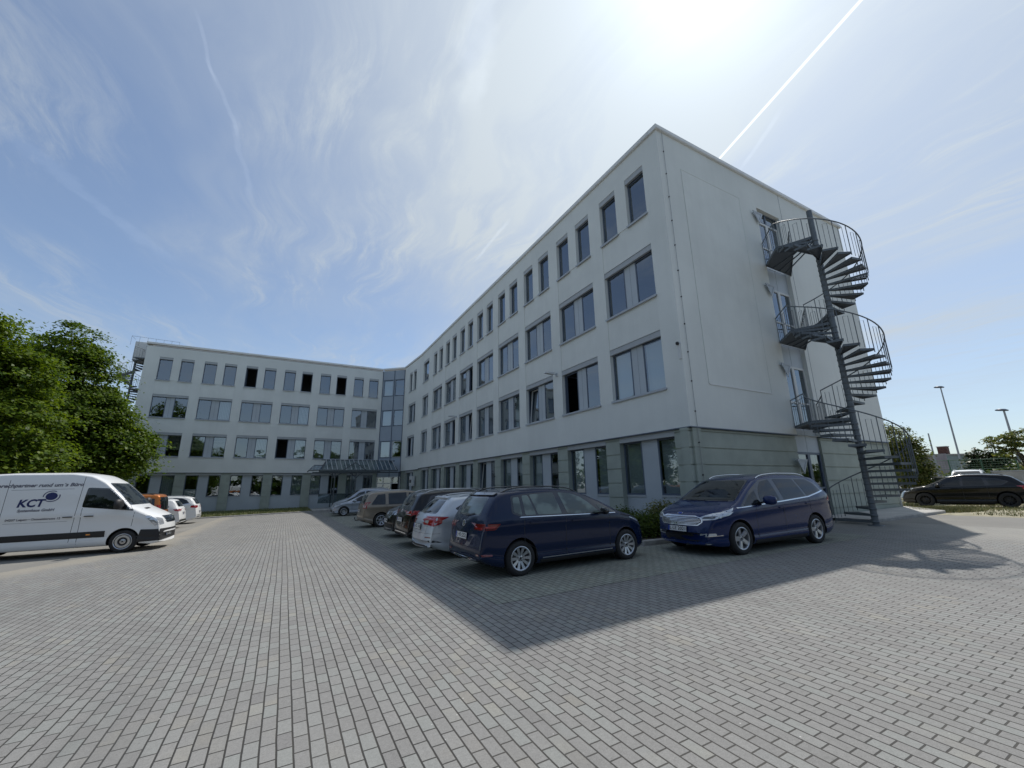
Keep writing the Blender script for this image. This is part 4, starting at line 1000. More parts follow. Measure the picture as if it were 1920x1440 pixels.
def make_car(name, sp, loc, heading, label, cat='car', group=None):
    """sp: dict of shape; loc: centre of the car on the ground; heading in degrees (x axis of the car)"""
    h = math.radians(heading); L = sp['L']; fx, fyy = math.cos(h), math.sin(h)
    root = empty(name, (loc[0]-fx*L/2, loc[1]-fyy*L/2, gz(*loc)), h, label, cat, group)
    zr_, zf_ = gz(loc[0]-fx*1.4, loc[1]-fyy*1.4), gz(loc[0]+fx*1.4, loc[1]+fyy*1.4)
    root.rotation_euler = (0, -math.atan2(zf_-zr_, 2.8), h); root.location.z = zr_-(L/2-1.4)*(zf_-zr_)/2.8
    c = body(sp); c.root = root; mt = sp['paint']; arch_body(c, root, mt)
    top, belt = c.top, c.belt; mg = sp.get('glass', M_cglass); W2 = sp['W']/2
    # side windows: list of (x0, x1[, slanted front/rear])
    def dlo(x0, x1, lo=.03, hi=.10):
        n = 14; bt = [(x0+(x1-x0)*i/n, belt(x0+(x1-x0)*i/n)+lo) for i in range(n+1)]
        tp = [(x0+(x1-x0)*i/n, max(belt(x0+(x1-x0)*i/n)+lo+.004, min(top(x0+(x1-x0)*i/n)-hi, sp.get('wtop', 9)))) for i in range(n, -1, -1)]
        return bt+tp
    if 'wins' in sp:
        for w_ in sp['wins']: panel(c, root, 'window', [(w_, 'LR', mg, .006, .035)])
        if sp.get('dlo'): panel(c, root, 'window_surround', [(sp['dlo'], 'LR', M_gloss, .003, .05)])
    if 'dlo_line' in sp: panel(c, root, 'window_trim', [(p, 'LR', M_chrome if not sp.get('matt') else M_trim, .008, 0) for p in sp['dlo_line']])
    # windscreen and rear glass
    for way, key in (('F', 'ws'), ('B', 'rw')):
        if key not in sp: continue
        z0, z1, m0, m1 = sp[key]
        def halfw(z):
            xx = None
            return 0
        y0_, y1_ = m0, m1; n = 6
        poly = [(-y0_, z0), (y0_, z0), (y1_, z1), (-y1_, z1)]
        panel(c, root, 'windscreen' if way == 'F' else 'rear_window', [(poly, way, M_gloss, .003, .07), ([(-y0_+.035, z0+.025), (y0_-.035, z0+.025), (y1_-.035, z1-.02), (-y1_+.035, z1-.02)], way, mg, .0055, .06)])
    for nm, items in sp.get('panels', []): panel(c, root, nm, items)
    # door joints: fine dark grooves
    its = []
    for x_, z0, z1 in sp.get('seams', []): its.append(([(x_[0]-.0055, z0), (x_[0]+.0055, z0), (x_[1]+.0055, z1), (x_[1]-.0055, z1)], 'LR', M_trim, .0012, 0))
    for pl_ in sp.get('grooves', []):
        for (a, b_) in zip(pl_[:-1], pl_[1:]):
            d = (Vector(b_)-Vector(a)); d.normalize(); nn = Vector((-d.y, d.x))*.003
            its.append(([tuple(Vector(a)-nn), tuple(Vector(b_)-nn), tuple(Vector(b_)+nn), tuple(Vector(a)+nn)], sp.get('groove_way', 'B'), M_trim, .0012, 0))
    if its: panel(c, root, 'panel_gap', its)
    # handles
    for (x_, z_) in sp.get('handles', []):
        for sgn in (1, -1):
            hh = c.bvh.ray_cast(Vector((x_, 3*sgn, z_)), Vector((0, -sgn, 0)))
            if hh[0] is None: continue
            y = hh[0].y; mb = MB(); yy0, yy1 = sorted((y-.01*sgn, y+.012*sgn)); mb.box(x_-.10, x_-.075, yy0, yy1, z_-.012, z_+.014, mt); mb.box(x_+.075, x_+.10, yy0, yy1, z_-.012, z_+.014, mt)
            yy0, yy1 = sorted((y+.012*sgn, y+.030*sgn)); mb.hexa([(x_-.11, yy0, z_-.012), (x_+.11, yy0, z_-.012), (x_+.11, yy1, z_-.008), (x_-.11, yy1, z_-.008), (x_-.11, yy0, z_+.016), (x_+.11, yy0, z_+.016), (x_+.11, yy1, z_+.012), (x_-.11, yy1, z_+.012)], sp.get('hmat', mt))
            mb.build('door_handle', root, local=True)
    # mirrors
    if 'mirror' in sp:
        x_, z_ = sp['mirror']; ms = sp.get('mirror_s', 1.)
        for sgn in (1, -1):
            hh = c.bvh.ray_cast(Vector((x_, 3*sgn, z_-.04)), Vector((0, -sgn, 0))); y = hh[0].y*1.0
            mb = MB(); n = 12; rings = []
            prof = [(-.075, .55), (-.06, .9), (-.02, 1.), (.03, .93), (.07, .7), (.095, .35)]
            vs = []
            for dx, k_ in prof:
                for j in range(n):
                    a = 2*math.pi*j/n; sy, sz = .115*k_*ms, .075*k_*ms*(1.25 if ms > 1 else 1)
                    cy = math.copysign(abs(math.cos(a))**.7, math.cos(a)); sz_ = math.copysign(abs(math.sin(a))**.7, math.sin(a))
                    vs.append((x_+dx, y+sgn*(.15*ms)+sgn*(-dx*.35)+cy*sy, z_+.035+sz_*sz))
            fs = [(i*n+j, i*n+(j+1) % n, (i+1)*n+(j+1) % n, (i+1)*n+j) for i in range(len(prof)-1) for j in range(n)]+[tuple(range(n-1, -1, -1)), tuple((len(prof)-1)*n+j for j in range(n))]
            mb.add(vs, fs, sp.get('mmat', mt), True)
            mb.hexa([(x_-.03, y-.03*sgn, z_-.035), (x_+.05, y-.03*sgn, z_-.035), (x_+.05, y+.12*sgn, z_-.005), (x_-.03, y+.12*sgn, z_-.005), (x_-.03, y-.03*sgn, z_-.01), (x_+.05, y-.03*sgn, z_-.01), (x_+.05, y+.12*sgn, z_+.02), (x_-.03, y+.12*sgn, z_+.02)], M_trim)
            if sp.get('mled'): mb.box(x_+.06, x_+.085, y+sgn*.12-.07, y+sgn*.12+.07, z_+.03, z_+.045, M_lens)
            mb.build('mirror', root, local=True)
    # rails
    if 'rails' in sp:
        x0, x1, yy, up, mr = sp['rails']
        for sgn in (1, -1):
            mb = MB(); pts = []; n = 14
            for i in range(n+1):
                x_ = x0+(x1-x0)*i/n; t_ = i/n; hgt = up*min(1, math.sin(math.pi*min(max(t_, 0.0), 1))*3.2)
                hh = c.bvh.ray_cast(Vector((x_, yy*sgn, 3)), Vector((0, 0, -1))); pts.append((x_, yy*sgn, hh[0].z+hgt))
            mb.tube(pts, .014, mr, 8); mb.build('roof_rail', root, local=True)
    # wheels
    for ax in (sp['xr'], sp['xf']):
        for sgn in (1, -1): wheel(root, c, ax, sgn*(W2-.118), sp['wr'], sp['spokes'][0], sp['spokes'][1], sgn, rm=sp.get('rm'))
    mb = MB()
    for ax in (sp['xr'], sp['xf']): mb.tube([(ax, -W2+.2, sp['wr']), (ax, W2-.2, sp['wr'])], .05, M_well, 8)
    mb.box(sp['xr']+.45, sp['xf']-.45, -.5, .5, sp.get('clear', .19)-.05, sp.get('clear', .19)+.1, M_well); mb.build('underbody', root, local=True)
    if 'plates' in sp:
        for way, z_, txt in sp['plates']: plate(root, face_matrix(c, way, 0, z_), txt)
    if 'extra' in sp: sp['extra'](c, root)
    return root, c

def rect_strip(x0, x1, z0, z1): return [(x0, z0), (x1, z0), (x1, z1), (x0, z1)]  # corners of a plain rectangle, for trim pieces and thin lines
def emblem_ring(c, root, way, z_, r, letter=None, s_=0, mt=None):
    M4 = face_matrix(c, way, s_, z_, .006); mb = MB(); mt = mt or M_chrome
    mb.lathe([(r*.84, 0), (r*.84, .006), (r, .006), (r, 0)], M4, mt, 28)
    def bar(a, b_, w_=.006):
        a, b_ = Vector(a)*r, Vector(b_)*r; d = (b_-a).normalized(); n = Vector((-d.y, d.x))*w_
        q = [a-n, b_-n, b_+n, a+n]; mb.hexa([M4 @ Vector((*p, 0)) for p in q]+[M4 @ Vector((*p, .005)) for p in q], mt)
    if letter == 'vw':
        bar((-.34, .78), (0, .10)); bar((.34, .78), (0, .10)); bar((-.72, .45), (-.30, -.72)); bar((-.30, -.72), (0, .02)); bar((0, .02), (.30, -.72)); bar((.30, -.72), (.72, .45))
    if letter == 'star': bar((0, 0), (0, .9)); bar((0, 0), (.78, -.45)); bar((0, 0), (-.78, -.45))
    if letter == 's': bar((-.5, .4), (.5, .4)); bar((-.5, .4), (.5, -.3)); bar((-.5, -.35), (.5, -.35))
    mb.build('emblem', root, local=True)
def wiper_rear(c, root, z_, y0, y1, way='B'):
    pts = []
    for i in range(5):
        y = y0+(y1-y0)*i/4; M4 = face_matrix(c, way, y, z_+.012*i, .02); pts.append(M4.to_translation())
    mb = MB(); mb.tube(pts, .009, M_trim, 6); mb.build('wiper', root, local=True)

BLUE1 = paint('dark_blue_paint', (.0035, .0125, .045), .0, .26); BLUE2 = paint('deep_blue_paint', (.005, .019, .085), .05, .26)
SILV = paint('silver_paint', (.52, .55, .58), .35, .32); SILV2 = paint('silver_paint_far', (.40, .43, .48), .55, .32); BLK = paint('black_paint', (.004, .004, .005), .0, .25); DGREY = paint('dark_plum_paint', (.010, .009, .011), .0, .3)
BEIGE = paint('beige_metallic_paint', (.27, .225, .175), .35, .32); WHITE = paint('white_paint', (.74, .75, .75), .0, .3); ORANGE = paint('orange_paint', (.42, .135, .022), .3, .3)

# --- dark blue compact van, seen from its rear right
sv_top = [(0, .50), (.0, .62), (.05, .76), (.08, .92), (.14, 1.08), (.24, 1.24), (.38, 1.42), (.48, 1.51), (.62, 1.555), (1.0, 1.588), (1.5, 1.60), (1.9, 1.59), (2.28, 1.54), (2.64, 1.44), (3.05, 1.265), (3.42, 1.085), (3.78, .985), (4.06, .87), (4.25, .73), (4.33, .58), (4.34, .5)]
def sv_extra(c, root):
    emblem_ring(c, root, 'B', .95, .062, 'vw'); wiper_rear(c, root, 1.085, -.02, -.34)
    mb = MB(); mb.tube([c.bvh.ray_cast(Vector((.62, 0, 3)), Vector((0, 0, -1)))[0], Vector((.47, 0, 1.62))], .006, M_trim, 6); mb.build('antenna', root, local=True)
    tv, tf = text_mesh('SV', .06, .002)
svs = dict(L=4.34, W=1.81, wr=.318, xr=.88, xf=3.565, top=sv_top, belt=[(0, 1.02), (.9, 1.055), (2.4, 1.035), (3.3, 1.0), (4.34, .82)], paint=BLUE1, glass=M_cglass_l, clear=.19,
    wins=[[(.76, 1.15), (.93, 1.085), (.93, 1.43), (.79, 1.415)], [(1.0, 1.085), (1.25, 1.08), (1.14, 1.455), (1.0, 1.445)], [(1.29, 1.08), (1.86, 1.065), (1.76, 1.485), (1.18, 1.46)], [(2.0, 1.06), (2.86, 1.035), (2.62, 1.24), (2.42, 1.37), (2.2, 1.445), (1.88, 1.48)], [(2.92, 1.035), (3.20, 1.03), (2.88, 1.20), (2.81, 1.20)]],
    dlo=[(.71, 1.13), (.92, 1.062), (2.0, 1.038), (3.32, 1.012), (2.92, 1.235), (2.62, 1.36), (2.35, 1.455), (1.9, 1.51), (1.1, 1.485), (.75, 1.45)],
    dlo_line=[[(.86, 1.048), (3.28, 1.0), (3.28, 1.013), (.90, 1.062)]],
    rw=(1.10, 1.44, .56, .50), ws=(1.10, 1.50, .66, .56),
    panels=[('taillight', [([(-.80, .965), (-.50, .965), (-.47, .86), (-.78, .86)], 'B', M_redd, .006, .02), ([(.80, .965), (.50, .965), (.47, .86), (.78, .86)], 'B', M_redd, .006, .02), ([(.03, .86), (.36, .86), (.47, .965), (.03, .975)], 'LR', M_redd, .0065, .02),
                   ([(.05, .895), (.34, .895), (.38, .925), (.05, .925)], 'LR', M_red, .009, 0), ([(-.76, .875), (-.54, .875), (-.54, .90), (-.76, .90)], 'B', M_red, .009, 0), ([(.76, .875), (.54, .875), (.54, .90), (.76, .90)], 'B', M_red, .009, 0)]),
            ('tailgate_spoiler', [([(-.60, 1.46), (.60, 1.46), (.60, 1.50), (-.60, 1.50)], 'B', M_gloss, .03, .02)]),
            ('bumper_insert', [([(-.74, .26), (.74, .26), (.70, .36), (-.70, .36)], 'B', M_trim, .004, .03), ([(-.62, .335), (.62, .335), (.62, .352), (-.62, .352)], 'B', M_chrome, .012, 0)]),
            ('reflector', [([(.62, .415), (.82, .415), (.82, .445), (.62, .445)], 'B', M_redd, .005, 0), ([(-.62, .415), (-.82, .415), (-.82, .445), (-.62, .445)], 'B', M_redd, .005, 0), ([(.10, .41), (.30, .41), (.30, .44), (.12, .44)], 'LR', M_redd, .005, 0)]),
            ('headlight', [([(4.12, .72), (3.75, .86), (3.68, .90), (4.05, .80)], 'LR', M_lens, .005, .02)]),
            ('sill_trim', [(rect_strip(1.30, 3.18, .20, .262), 'LR', M_trim, .005, 0), ([(1.35, .282), (3.12, .282), (3.12, .296), (1.35, .296)], 'LR', M_silv, .006, 0)])],
    seams=[((.97, .97), .62, 1.05), ((1.22, .97), .46, .62), ((1.93, 1.95), .28, 1.04), ((3.08, 3.10), .28, .98), ((1.22, 1.22), .28, .46)], grooves=[[(-.80, .56), (.80, .56)], [(-.60, .62), (-.62, .78)], [(.60, .62), (.62, .78)]],
    handles=[(1.2, .94), (2.2, .92)], mirror=(2.86, 1.04), mmat=M_gloss, rails=(.62, 2.45, .60, .045, M_gloss), spokes=(10, 'fat'), plates=[('B', .73, 'L·VS 5252')], extra=sv_extra)
make_car('compact_van', svs, (4.03-.88+2.17, 7.18+.905), .8, 'dark blue compact van seen from its rear right corner, nearest in the parked row')

# --- blue people carrier, seen from its front left
gx_top = [(0, .55), (.0, .70), (.04, .85), (.08, 1.05), (.16, 1.22), (.28, 1.40), (.44, 1.575), (.62, 1.65), (1.2, 1.715), (2.0, 1.735), (2.6, 1.70), (2.95, 1.63), (3.35, 1.42), (3.72, 1.20), (3.92, 1.115), (4.2, 1.06), (4.5, .975), (4.68, .90), (4.78, .80), (4.83, .66), (4.85, .5)]
def gx_extra(c, root):
    # grille: chrome frame, dark back, five chrome bars
    fr = [(-.50, .64), (.50, .64), (.60, .72), (.56, .80), (.42, .845), (-.42, .845), (-.56, .80), (-.60, .72)]
    o = panel(c, root, 'grille', [(fr, 'F', M_chrome, .010, .03, .05), ([(x*.955, .742+(z-.742)*.86) for x, z in fr], 'F', M_gloss, .014, .03, .05)])
    panel(c, root, 'grille_bar', [([(-h_, z), (h_, z), (h_, z+.009), (-h_, z+.009)], 'F', M_chrome, .020, 0, .05) for h_, z in ((.47, .668), (.53, .697), (.555, .726), (.54, .755), (.50, .784), (.44, .812))], parent_obj=o)
    M4 = face_matrix(c, 'F', 0, .885, .006); mb = MB(); E_ = Matrix.Diagonal((1.9, .78, 1, 1)); mb.lathe([(0, .008), (.030, .008), (.034, 0)], M4 @ E_, M_blue, 24); mb.lathe([(.034, 0), (.034, .009), (.038, .009), (.038, 0)], M4 @ E_, M_chrome, 24); mb.build('emblem', root, local=True)
    mb = MB()
    for y0, y1 in ((.05, .62), (-.52, .02)):
        pts = []
        for i in range(5):
            y = y0+(y1-y0)*i/4; hh = c.bvh.ray_cast(Vector((6, y, 1.135+.02*i/4)), Vector((-1, 0, 0))); pts.append(hh[0]+Vector((.02, 0, .012)))
        mb.tube(pts, .008, M_trim, 6)
    mb.build('wiper', root, local=True)
gxs = dict(L=4.85, W=1.92, wr=.350, xr=1.05, xf=3.90, top=gx_top, belt=[(0, 1.18), (1.2, 1.13), (2.3, 1.085), (3.7, 1.0), (4.3, .93), (4.85, .78)], paint=BLUE2, clear=.20, taper_f=.72, bulge_f=.30,
    wins=[[(.58, 1.26), (1.24, 1.165), (1.42, 1.575), (.96, 1.56), (.72, 1.44)], [(1.32, 1.155), (2.20, 1.11), (2.26, 1.60), (1.50, 1.585)], [(2.36, 1.105), (3.08, 1.06), (3.03, 1.27), (2.92, 1.42), (2.76, 1.545), (2.42, 1.595)], [(3.15, 1.055), (3.70, 1.03), (3.38, 1.24), (3.12, 1.36)]],
    dlo=[(.50, 1.26), (1.2, 1.145), (2.2, 1.09), (3.82, 1.01), (3.36, 1.31), (3.02, 1.48), (2.78, 1.59), (2.2, 1.63), (1.4, 1.615), (.92, 1.585), (.66, 1.46)],
    dlo_line=[[(.46, 1.25), (1.2, 1.128), (2.2, 1.070), (3.92, .985), (3.92, 1.003), (2.2, 1.092), (1.2, 1.150), (.50, 1.275)]],
    ws=(1.13, 1.60, .78, .62), rw=(1.20, 1.55, .62, .54),
    panels=[('headlight', [([(.93, .93), (.74, .905), (.47, .80), (.53, .745), (.80, .775), (.92, .85)], 'F', M_lens, .006, .02), ([(-.93, .93), (-.74, .905), (-.47, .80), (-.53, .745), (-.80, .775), (-.92, .85)], 'F', M_lens, .006, .02),
                          ([(4.42, .80), (4.05, .965), (3.98, 1.01), (4.30, .94), (4.60, .83)], 'LR', M_lens, .0065, .02),
                          ([(.84, .85), (.60, .825), (.57, .785), (.78, .80)], 'F', M_lensd, .009, .02), ([(-.84, .85), (-.60, .825), (-.57, .785), (-.78, .80)], 'F', M_lensd, .009, .02)]),
            ('fog_lamp', [([(.50, .40), (.80, .43), (.80, .49), (.53, .475)], 'F', M_fog, .008, .02), ([(-.50, .40), (-.80, .43), (-.80, .49), (-.53, .475)], 'F', M_fog, .008, .02), ([(.86, .44), (.60, .41), (.60, .425), (.86, .455)], 'F', M_chrome, .014, 0)]),
            ('lower_intake', [([(-.45, .30), (.45, .30), (.52, .40), (.46, .50), (-.46, .50), (-.52, .40)], 'F', M_trim, .005, .03), ([(-.70, .262), (.70, .262), (.74, .278), (-.74, .278)], 'F', M_chrome, .012, 0)]),
            ('taillight', [([(.06, 1.02), (.40, 1.02), (.20, 1.18), (.10, 1.18)], 'LR', M_red, .006, .02), ([(.55, 1.0), (.85, 1.0), (.85, 1.12), (.60, 1.12)], 'B', M_red, .006, .02), ([(-.55, 1.0), (-.85, 1.0), (-.85, 1.12), (-.60, 1.12)], 'B', M_red, .006, .02)]),
            ('sill_trim', [(rect_strip(1.48, 3.46, .20, .29), 'LR', M_trim, .005, 0)]), ('bumper_insert', [(rect_strip(-.7, .7, .3, .42), 'B', M_trim, .005, .03)])],
    seams=[((1.14, 1.22), .76, 1.13), ((1.45, 1.14), .46, .76), ((2.26, 2.28), .30, 1.08), ((3.34, 3.30), .30, 1.0), ((1.45, 1.45), .30, .46)], grooves=[[(-.88, .60), (-.62, .56)], [(.88, .60), (.62, .56)]], groove_way='F',
    handles=[(1.28, .985), (2.36, .94)], mirror=(3.02, 1.10), mirror_s=1.15, mled=True, rails=(.75, 2.75, .66, .04, M_chrome), spokes=(5, 'star'), plates=[('F', .56, 'L·LE 2021')], extra=gx_extra)
make_car('people_carrier', gxs, (10.55, 5.98+.965), 177.6, 'bright navy blue people carrier with chrome roof rails parked alone beside the gable end')

# --- silver estate car
fo_top = [(0, .45), (0, .62), (.05, .80), (.10, .92), (.18, 1.00), (.30, 1.10), (.52, 1.28), (.68, 1.395), (.85, 1.43), (1.5, 1.475), (2.2, 1.475), (2.7, 1.40), (3.2, 1.18), (3.62, .99), (4.1, .90), (4.42, .79), (4.6, .66), (4.66, .5), (4.67, .45)]
def fo_extra(c, root):
    wiper_rear(c, root, 1.035, .02, -.30); mb = MB(); mb.tube([Vector((.85, 0, 1.43)), Vector((.66, 0, 1.55))], .006, M_trim, 6); mb.build('antenna', root, local=True)
fos = dict(L=4.67, W=1.825, wr=.320, xr=.97, xf=3.67, top=fo_top, belt=[(0, .99), (.9, .98), (2.4, .94), (3.5, .90), (4.67, .75)], paint=SILV, clear=.18, bulge_r=.20, taper_r=.84,
    wins=[[(.78, 1.145), (.98, 1.02), (1.30, 1.005), (1.40, 1.285), (1.05, 1.245)], [(1.46, 1.0), (2.16, .975), (2.12, 1.35), (1.50, 1.31)], [(2.24, .972), (3.10, .945), (2.86, 1.16), (2.60, 1.31), (2.2, 1.36)]],
    dlo=[(.72, 1.15), (.96, .995), (2.1, .955), (3.45, .915), (2.95, 1.20), (2.62, 1.36), (2.2, 1.385), (1.5, 1.345), (1.02, 1.28)],
    rw=(1.04, 1.35, .66, .50), ws=(1.0, 1.42, .68, .56),
    panels=[('taillight', [([(-.34, .895), (-.38, .82), (-.55, .79), (-.80, .76), (-.87, .84), (-.87, .97), (-.60, .935)], 'B', M_red, .007, .02), ([(.34, .895), (.38, .82), (.55, .79), (.80, .76), (.87, .84), (.87, .97), (.60, .935)], 'B', M_red, .007, .02), ([(.10, .78), (.30, .86), (.56, .965), (.30, .985), (.10, .975)], 'LR', M_red, .0075, .02),
                          ([(-.40, .885), (-.42, .835), (-.56, .82), (-.56, .885)], 'B', M_fog, .010, .01)]),
            ('bumper_insert', [([(-.60, .26), (.60, .26), (.66, .34), (-.66, .34)], 'B', M_trim, .005, .03), ([(-.62, .40), (-.86, .40), (-.80, .45), (-.66, .45)], 'B', M_trim, .006, .02), ([(.62, .40), (.86, .40), (.80, .45), (.66, .45)], 'B', M_trim, .006, .02)]),
            ('tailgate_spoiler', [([(-.50, 1.365), (.50, 1.365), (.48, 1.395), (-.48, 1.395)], 'B', SILV, .045, .02)]),
            ('reflector', [([(-.52, .50), (-.74, .50), (-.74, .525), (-.52, .525)], 'B', M_redd, .005, 0)])],
    seams=[((1.42, 1.42), .4, .94), ((2.2, 2.2), .28, .94)], grooves=[[(-.56, .78), (-.50, .60), (.50, .60), (.56, .78)], [(-.85, .60), (-.50, .60)]],
    handles=[(1.62, .87), (2.46, .86)], mirror=(3.0, .98), rails=(.9, 2.5, .58, .03, M_silv), spokes=(5, 'twin'), plates=[('B', .735, 'L·KX 318')], extra=fo_extra)
make_car('estate_car', fos, (3.0+2.33, 10.72), .8, 'silver estate car with large red rear lamps beside the dark blue compact van')

# --- black suv from behind
su_top = [(0, .50), (0, .68), (.04, .86), (.08, 1.0), (.18, 1.13), (.34, 1.38), (.44, 1.515), (.6, 1.555), (1.2, 1.595), (1.9, 1.60), (2.5, 1.53), (3.0, 1.31), (3.36, 1.13), (3.8, 1.05), (4.12, .96), (4.3, .82), (4.37, .62), (4.39, .5)]
def su_extra(c, root): wiper_rear(c, root, 1.17, .05, -.28); emblem_ring(c, root, 'B', 1.02, .05, 's', 0)
def suv(paint_, **kw):
    d = dict(L=4.39, W=1.83, wr=.345, xr=.86, xf=3.50, top=su_top, belt=[(0, 1.05), (1.0, 1.04), (2.4, 1.0), (3.5, .96), (4.39, .82)], paint=paint_, clear=.21,
    wins=[[(.62, 1.13), (.96, 1.075), (1.02, 1.43), (.78, 1.40)], [(1.10, 1.07), (1.94, 1.04), (1.90, 1.49), (1.14, 1.45)], [(2.02, 1.035), (2.86, 1.01), (2.66, 1.25), (2.42, 1.43), (1.98, 1.49)]],
    dlo=[(.56, 1.13), (.94, 1.05), (2.0, 1.015), (3.10, .985), (2.72, 1.30), (2.44, 1.47), (1.95, 1.52), (1.1, 1.48), (.74, 1.43)], rw=(1.15, 1.46, .60, .52), ws=(1.13, 1.53, .68, .58),
    panels=[('taillight', [([(-.42, 1.0), (-.46, .92), (-.84, .90), (-.86, 1.03)], 'B', M_red, .006, .02), ([(.42, 1.0), (.46, .92), (.84, .90), (.86, 1.03)], 'B', M_red, .006, .02), ([(.05, .90), (.30, .93), (.40, 1.03), (.08, 1.04)], 'LR', M_red, .0065, .02), ([(-.46, .955), (-.48, .925), (-.80, .915), (-.80, .94)], 'B', M_fog, .009, 0), ([(.46, .955), (.48, .925), (.80, .915), (.80, .94)], 'B', M_fog, .009, 0)]),
            ('headlight', [([(.88, .90), (.60, .85), (.58, .78), (.84, .80)], 'F', M_lens, .006, .02), ([(-.88, .90), (-.60, .85), (-.58, .78), (-.84, .80)], 'F', M_lens, .006, .02), ([(4.15, .80), (3.80, .90), (3.78, .96), (4.15, .90)], 'LR', M_lens, .0065, .02), ([(.80, .85), (.66, .83), (.66, .80), (.80, .815)], 'F', M_lensd, .009, .01), ([(-.80, .85), (-.66, .83), (-.66, .80), (-.80, .815)], 'F', M_lensd, .009, .01)]),
            ('grille', [([(-.46, .68), (.46, .68), (.54, .86), (-.54, .86)], 'F', M_gloss, .008, .03), ([(-.54, .86), (.54, .86), (.54, .875), (-.54, .875)], 'F', M_chrome, .012, 0)]),
            ('lower_intake', [([(-.56, .34), (.56, .34), (.50, .50), (-.50, .50)], 'F', M_trim, .006, .03), ([(-.5, .28), (.5, .28), (.5, .31), (-.5, .31)], 'F', M_silv, .01, 0)]),
            ('bumper_insert', [([(-.78, .30), (.78, .30), (.76, .46), (-.76, .46)], 'B', M_trim, .005, .04), ([(-.60, .40), (.60, .40), (.60, .425), (-.60, .425)], 'B', M_chrome, .012, 0)]),
            ('sill_trim', [(rect_strip(1.25, 3.1, .21, .33), 'LR', M_trim, .006, 0)])],
    seams=[((1.06, 1.06), .45, 1.02), ((1.98, 1.98), .32, 1.0), ((3.0, 2.98), .32, .96)], handles=[(1.25, .93), (2.2, .92)], mirror=(2.86, 1.06), rails=(.65, 2.3, .60, .04, M_silv), spokes=(5, 'twin'))
    d.update(kw); return d
make_car('suv', suv(BLK, plates=[('B', .77, 'L·RT 77')], extra=su_extra), (3.12+2.2, 13.05), .5, 'black SUV seen from behind, between the silver estate and the dark SUV parked nose out')
def at_extra(c, root): emblem_ring(c, root, 'F', .79, .055, 's'); 
make_car('suv', suv(DGREY, plates=[('F', .58, 'L·DT 604')], extra=at_extra), (3.35+2.18, 15.95), 180.5, 'dark plum grey SUV parked nose out beside the beige people carrier')

# --- beige compact people carrier
za_top = [(0, .50), (0, .62), (.04, .78), (.07, .95), (.12, 1.1), (.22, 1.36), (.34, 1.52), (.5, 1.575), (1.2, 1.625), (2.0, 1.63), (2.6, 1.55), (3.0, 1.42), (3.4, 1.20), (3.72, 1.04), (4.1, .93), (4.33, .80), (4.43, .62), (4.47, .5)]
def za_extra(c, root):
    mb = MB(); mb.tube([(.12, 0, .34), (-.10, 0, .32), (-.14, 0, .42)], .018, M_trim, 8); mb.lathe([(0, .03), (.025, .015), (.025, -.015), (0, -.03)], Matrix.Translation((-.14, 0, .44)), M_trim, 12); mb.build('tow_hook', root, local=True)
    mb = MB(); mb.tube([Vector((.5, 0, 1.57)), Vector((.34, 0, 1.70))], .006, M_trim, 6); mb.build('antenna', root, local=True)
zas = dict(L=4.47, W=1.80, wr=.318, xr=.88, xf=3.58, top=za_top, belt=[(0, .99), (1.2, .98), (2.4, .97), (3.6, .95), (4.47, .8)], paint=BEIGE, clear=.18, tumble=.30,
    wins=[[(.42, 1.03), (1.06, 1.02), (1.06, 1.47), (.72, 1.45)], [(1.20, 1.015), (2.05, 1.01), (2.05, 1.51), (1.20, 1.49)], [(2.16, 1.01), (3.05, 1.0), (2.9, 1.2), (2.6, 1.42), (2.16, 1.51)], [(3.12, 1.0), (3.5, .99), (3.12, 1.22)]],
    dlo_line=[[(.4, 1.005), (3.5, .975), (3.5, .985), (.4, 1.015)]], matt=True, rw=(1.06, 1.46, .66, .60), ws=(1.07, 1.50, .70, .60),
    panels=[('taillight', [([(.04, .86), (.22, .86), (.24, 1.12), (.12, 1.14)], 'LR', M_red, .007, .02), ([(.62, .86), (.84, .86), (.82, 1.14), (.68, 1.12)], 'B', M_red, .006, .02), ([(-.62, .86), (-.84, .86), (-.82, 1.14), (-.68, 1.12)], 'B', M_red, .006, .02), ([(.05, .90), (.18, .90), (.19, 1.0), (.07, 1.0)], 'LR', M_fog, .010, .02)]),
            ('bumper_insert', [(rect_strip(-.75, .75, .26, .34), 'B', M_trim, .005, .03)]), ('sill_trim', [(rect_strip(1.3, 3.1, .19, .25), 'LR', M_trim, .005, 0)])],
    seams=[((1.12, 1.12), .6, .98), ((2.10, 2.10), .26, .97), ((3.1, 3.1), .26, .95), ((1.12, 1.3), .6, .35)], handles=[(1.32, .88), (2.3, .87)], mirror=(3.06, 1.03), rails=(.5, 2.5, .60, .035, M_silv), spokes=(7, 'fat'), plates=[('B', .75, 'L·GM 96')], extra=za_extra)
make_car('people_carrier', zas, (3.15+2.235, 21.12), .8, 'beige metallic compact people carrier with a tow hook, parked behind the dark SUV')

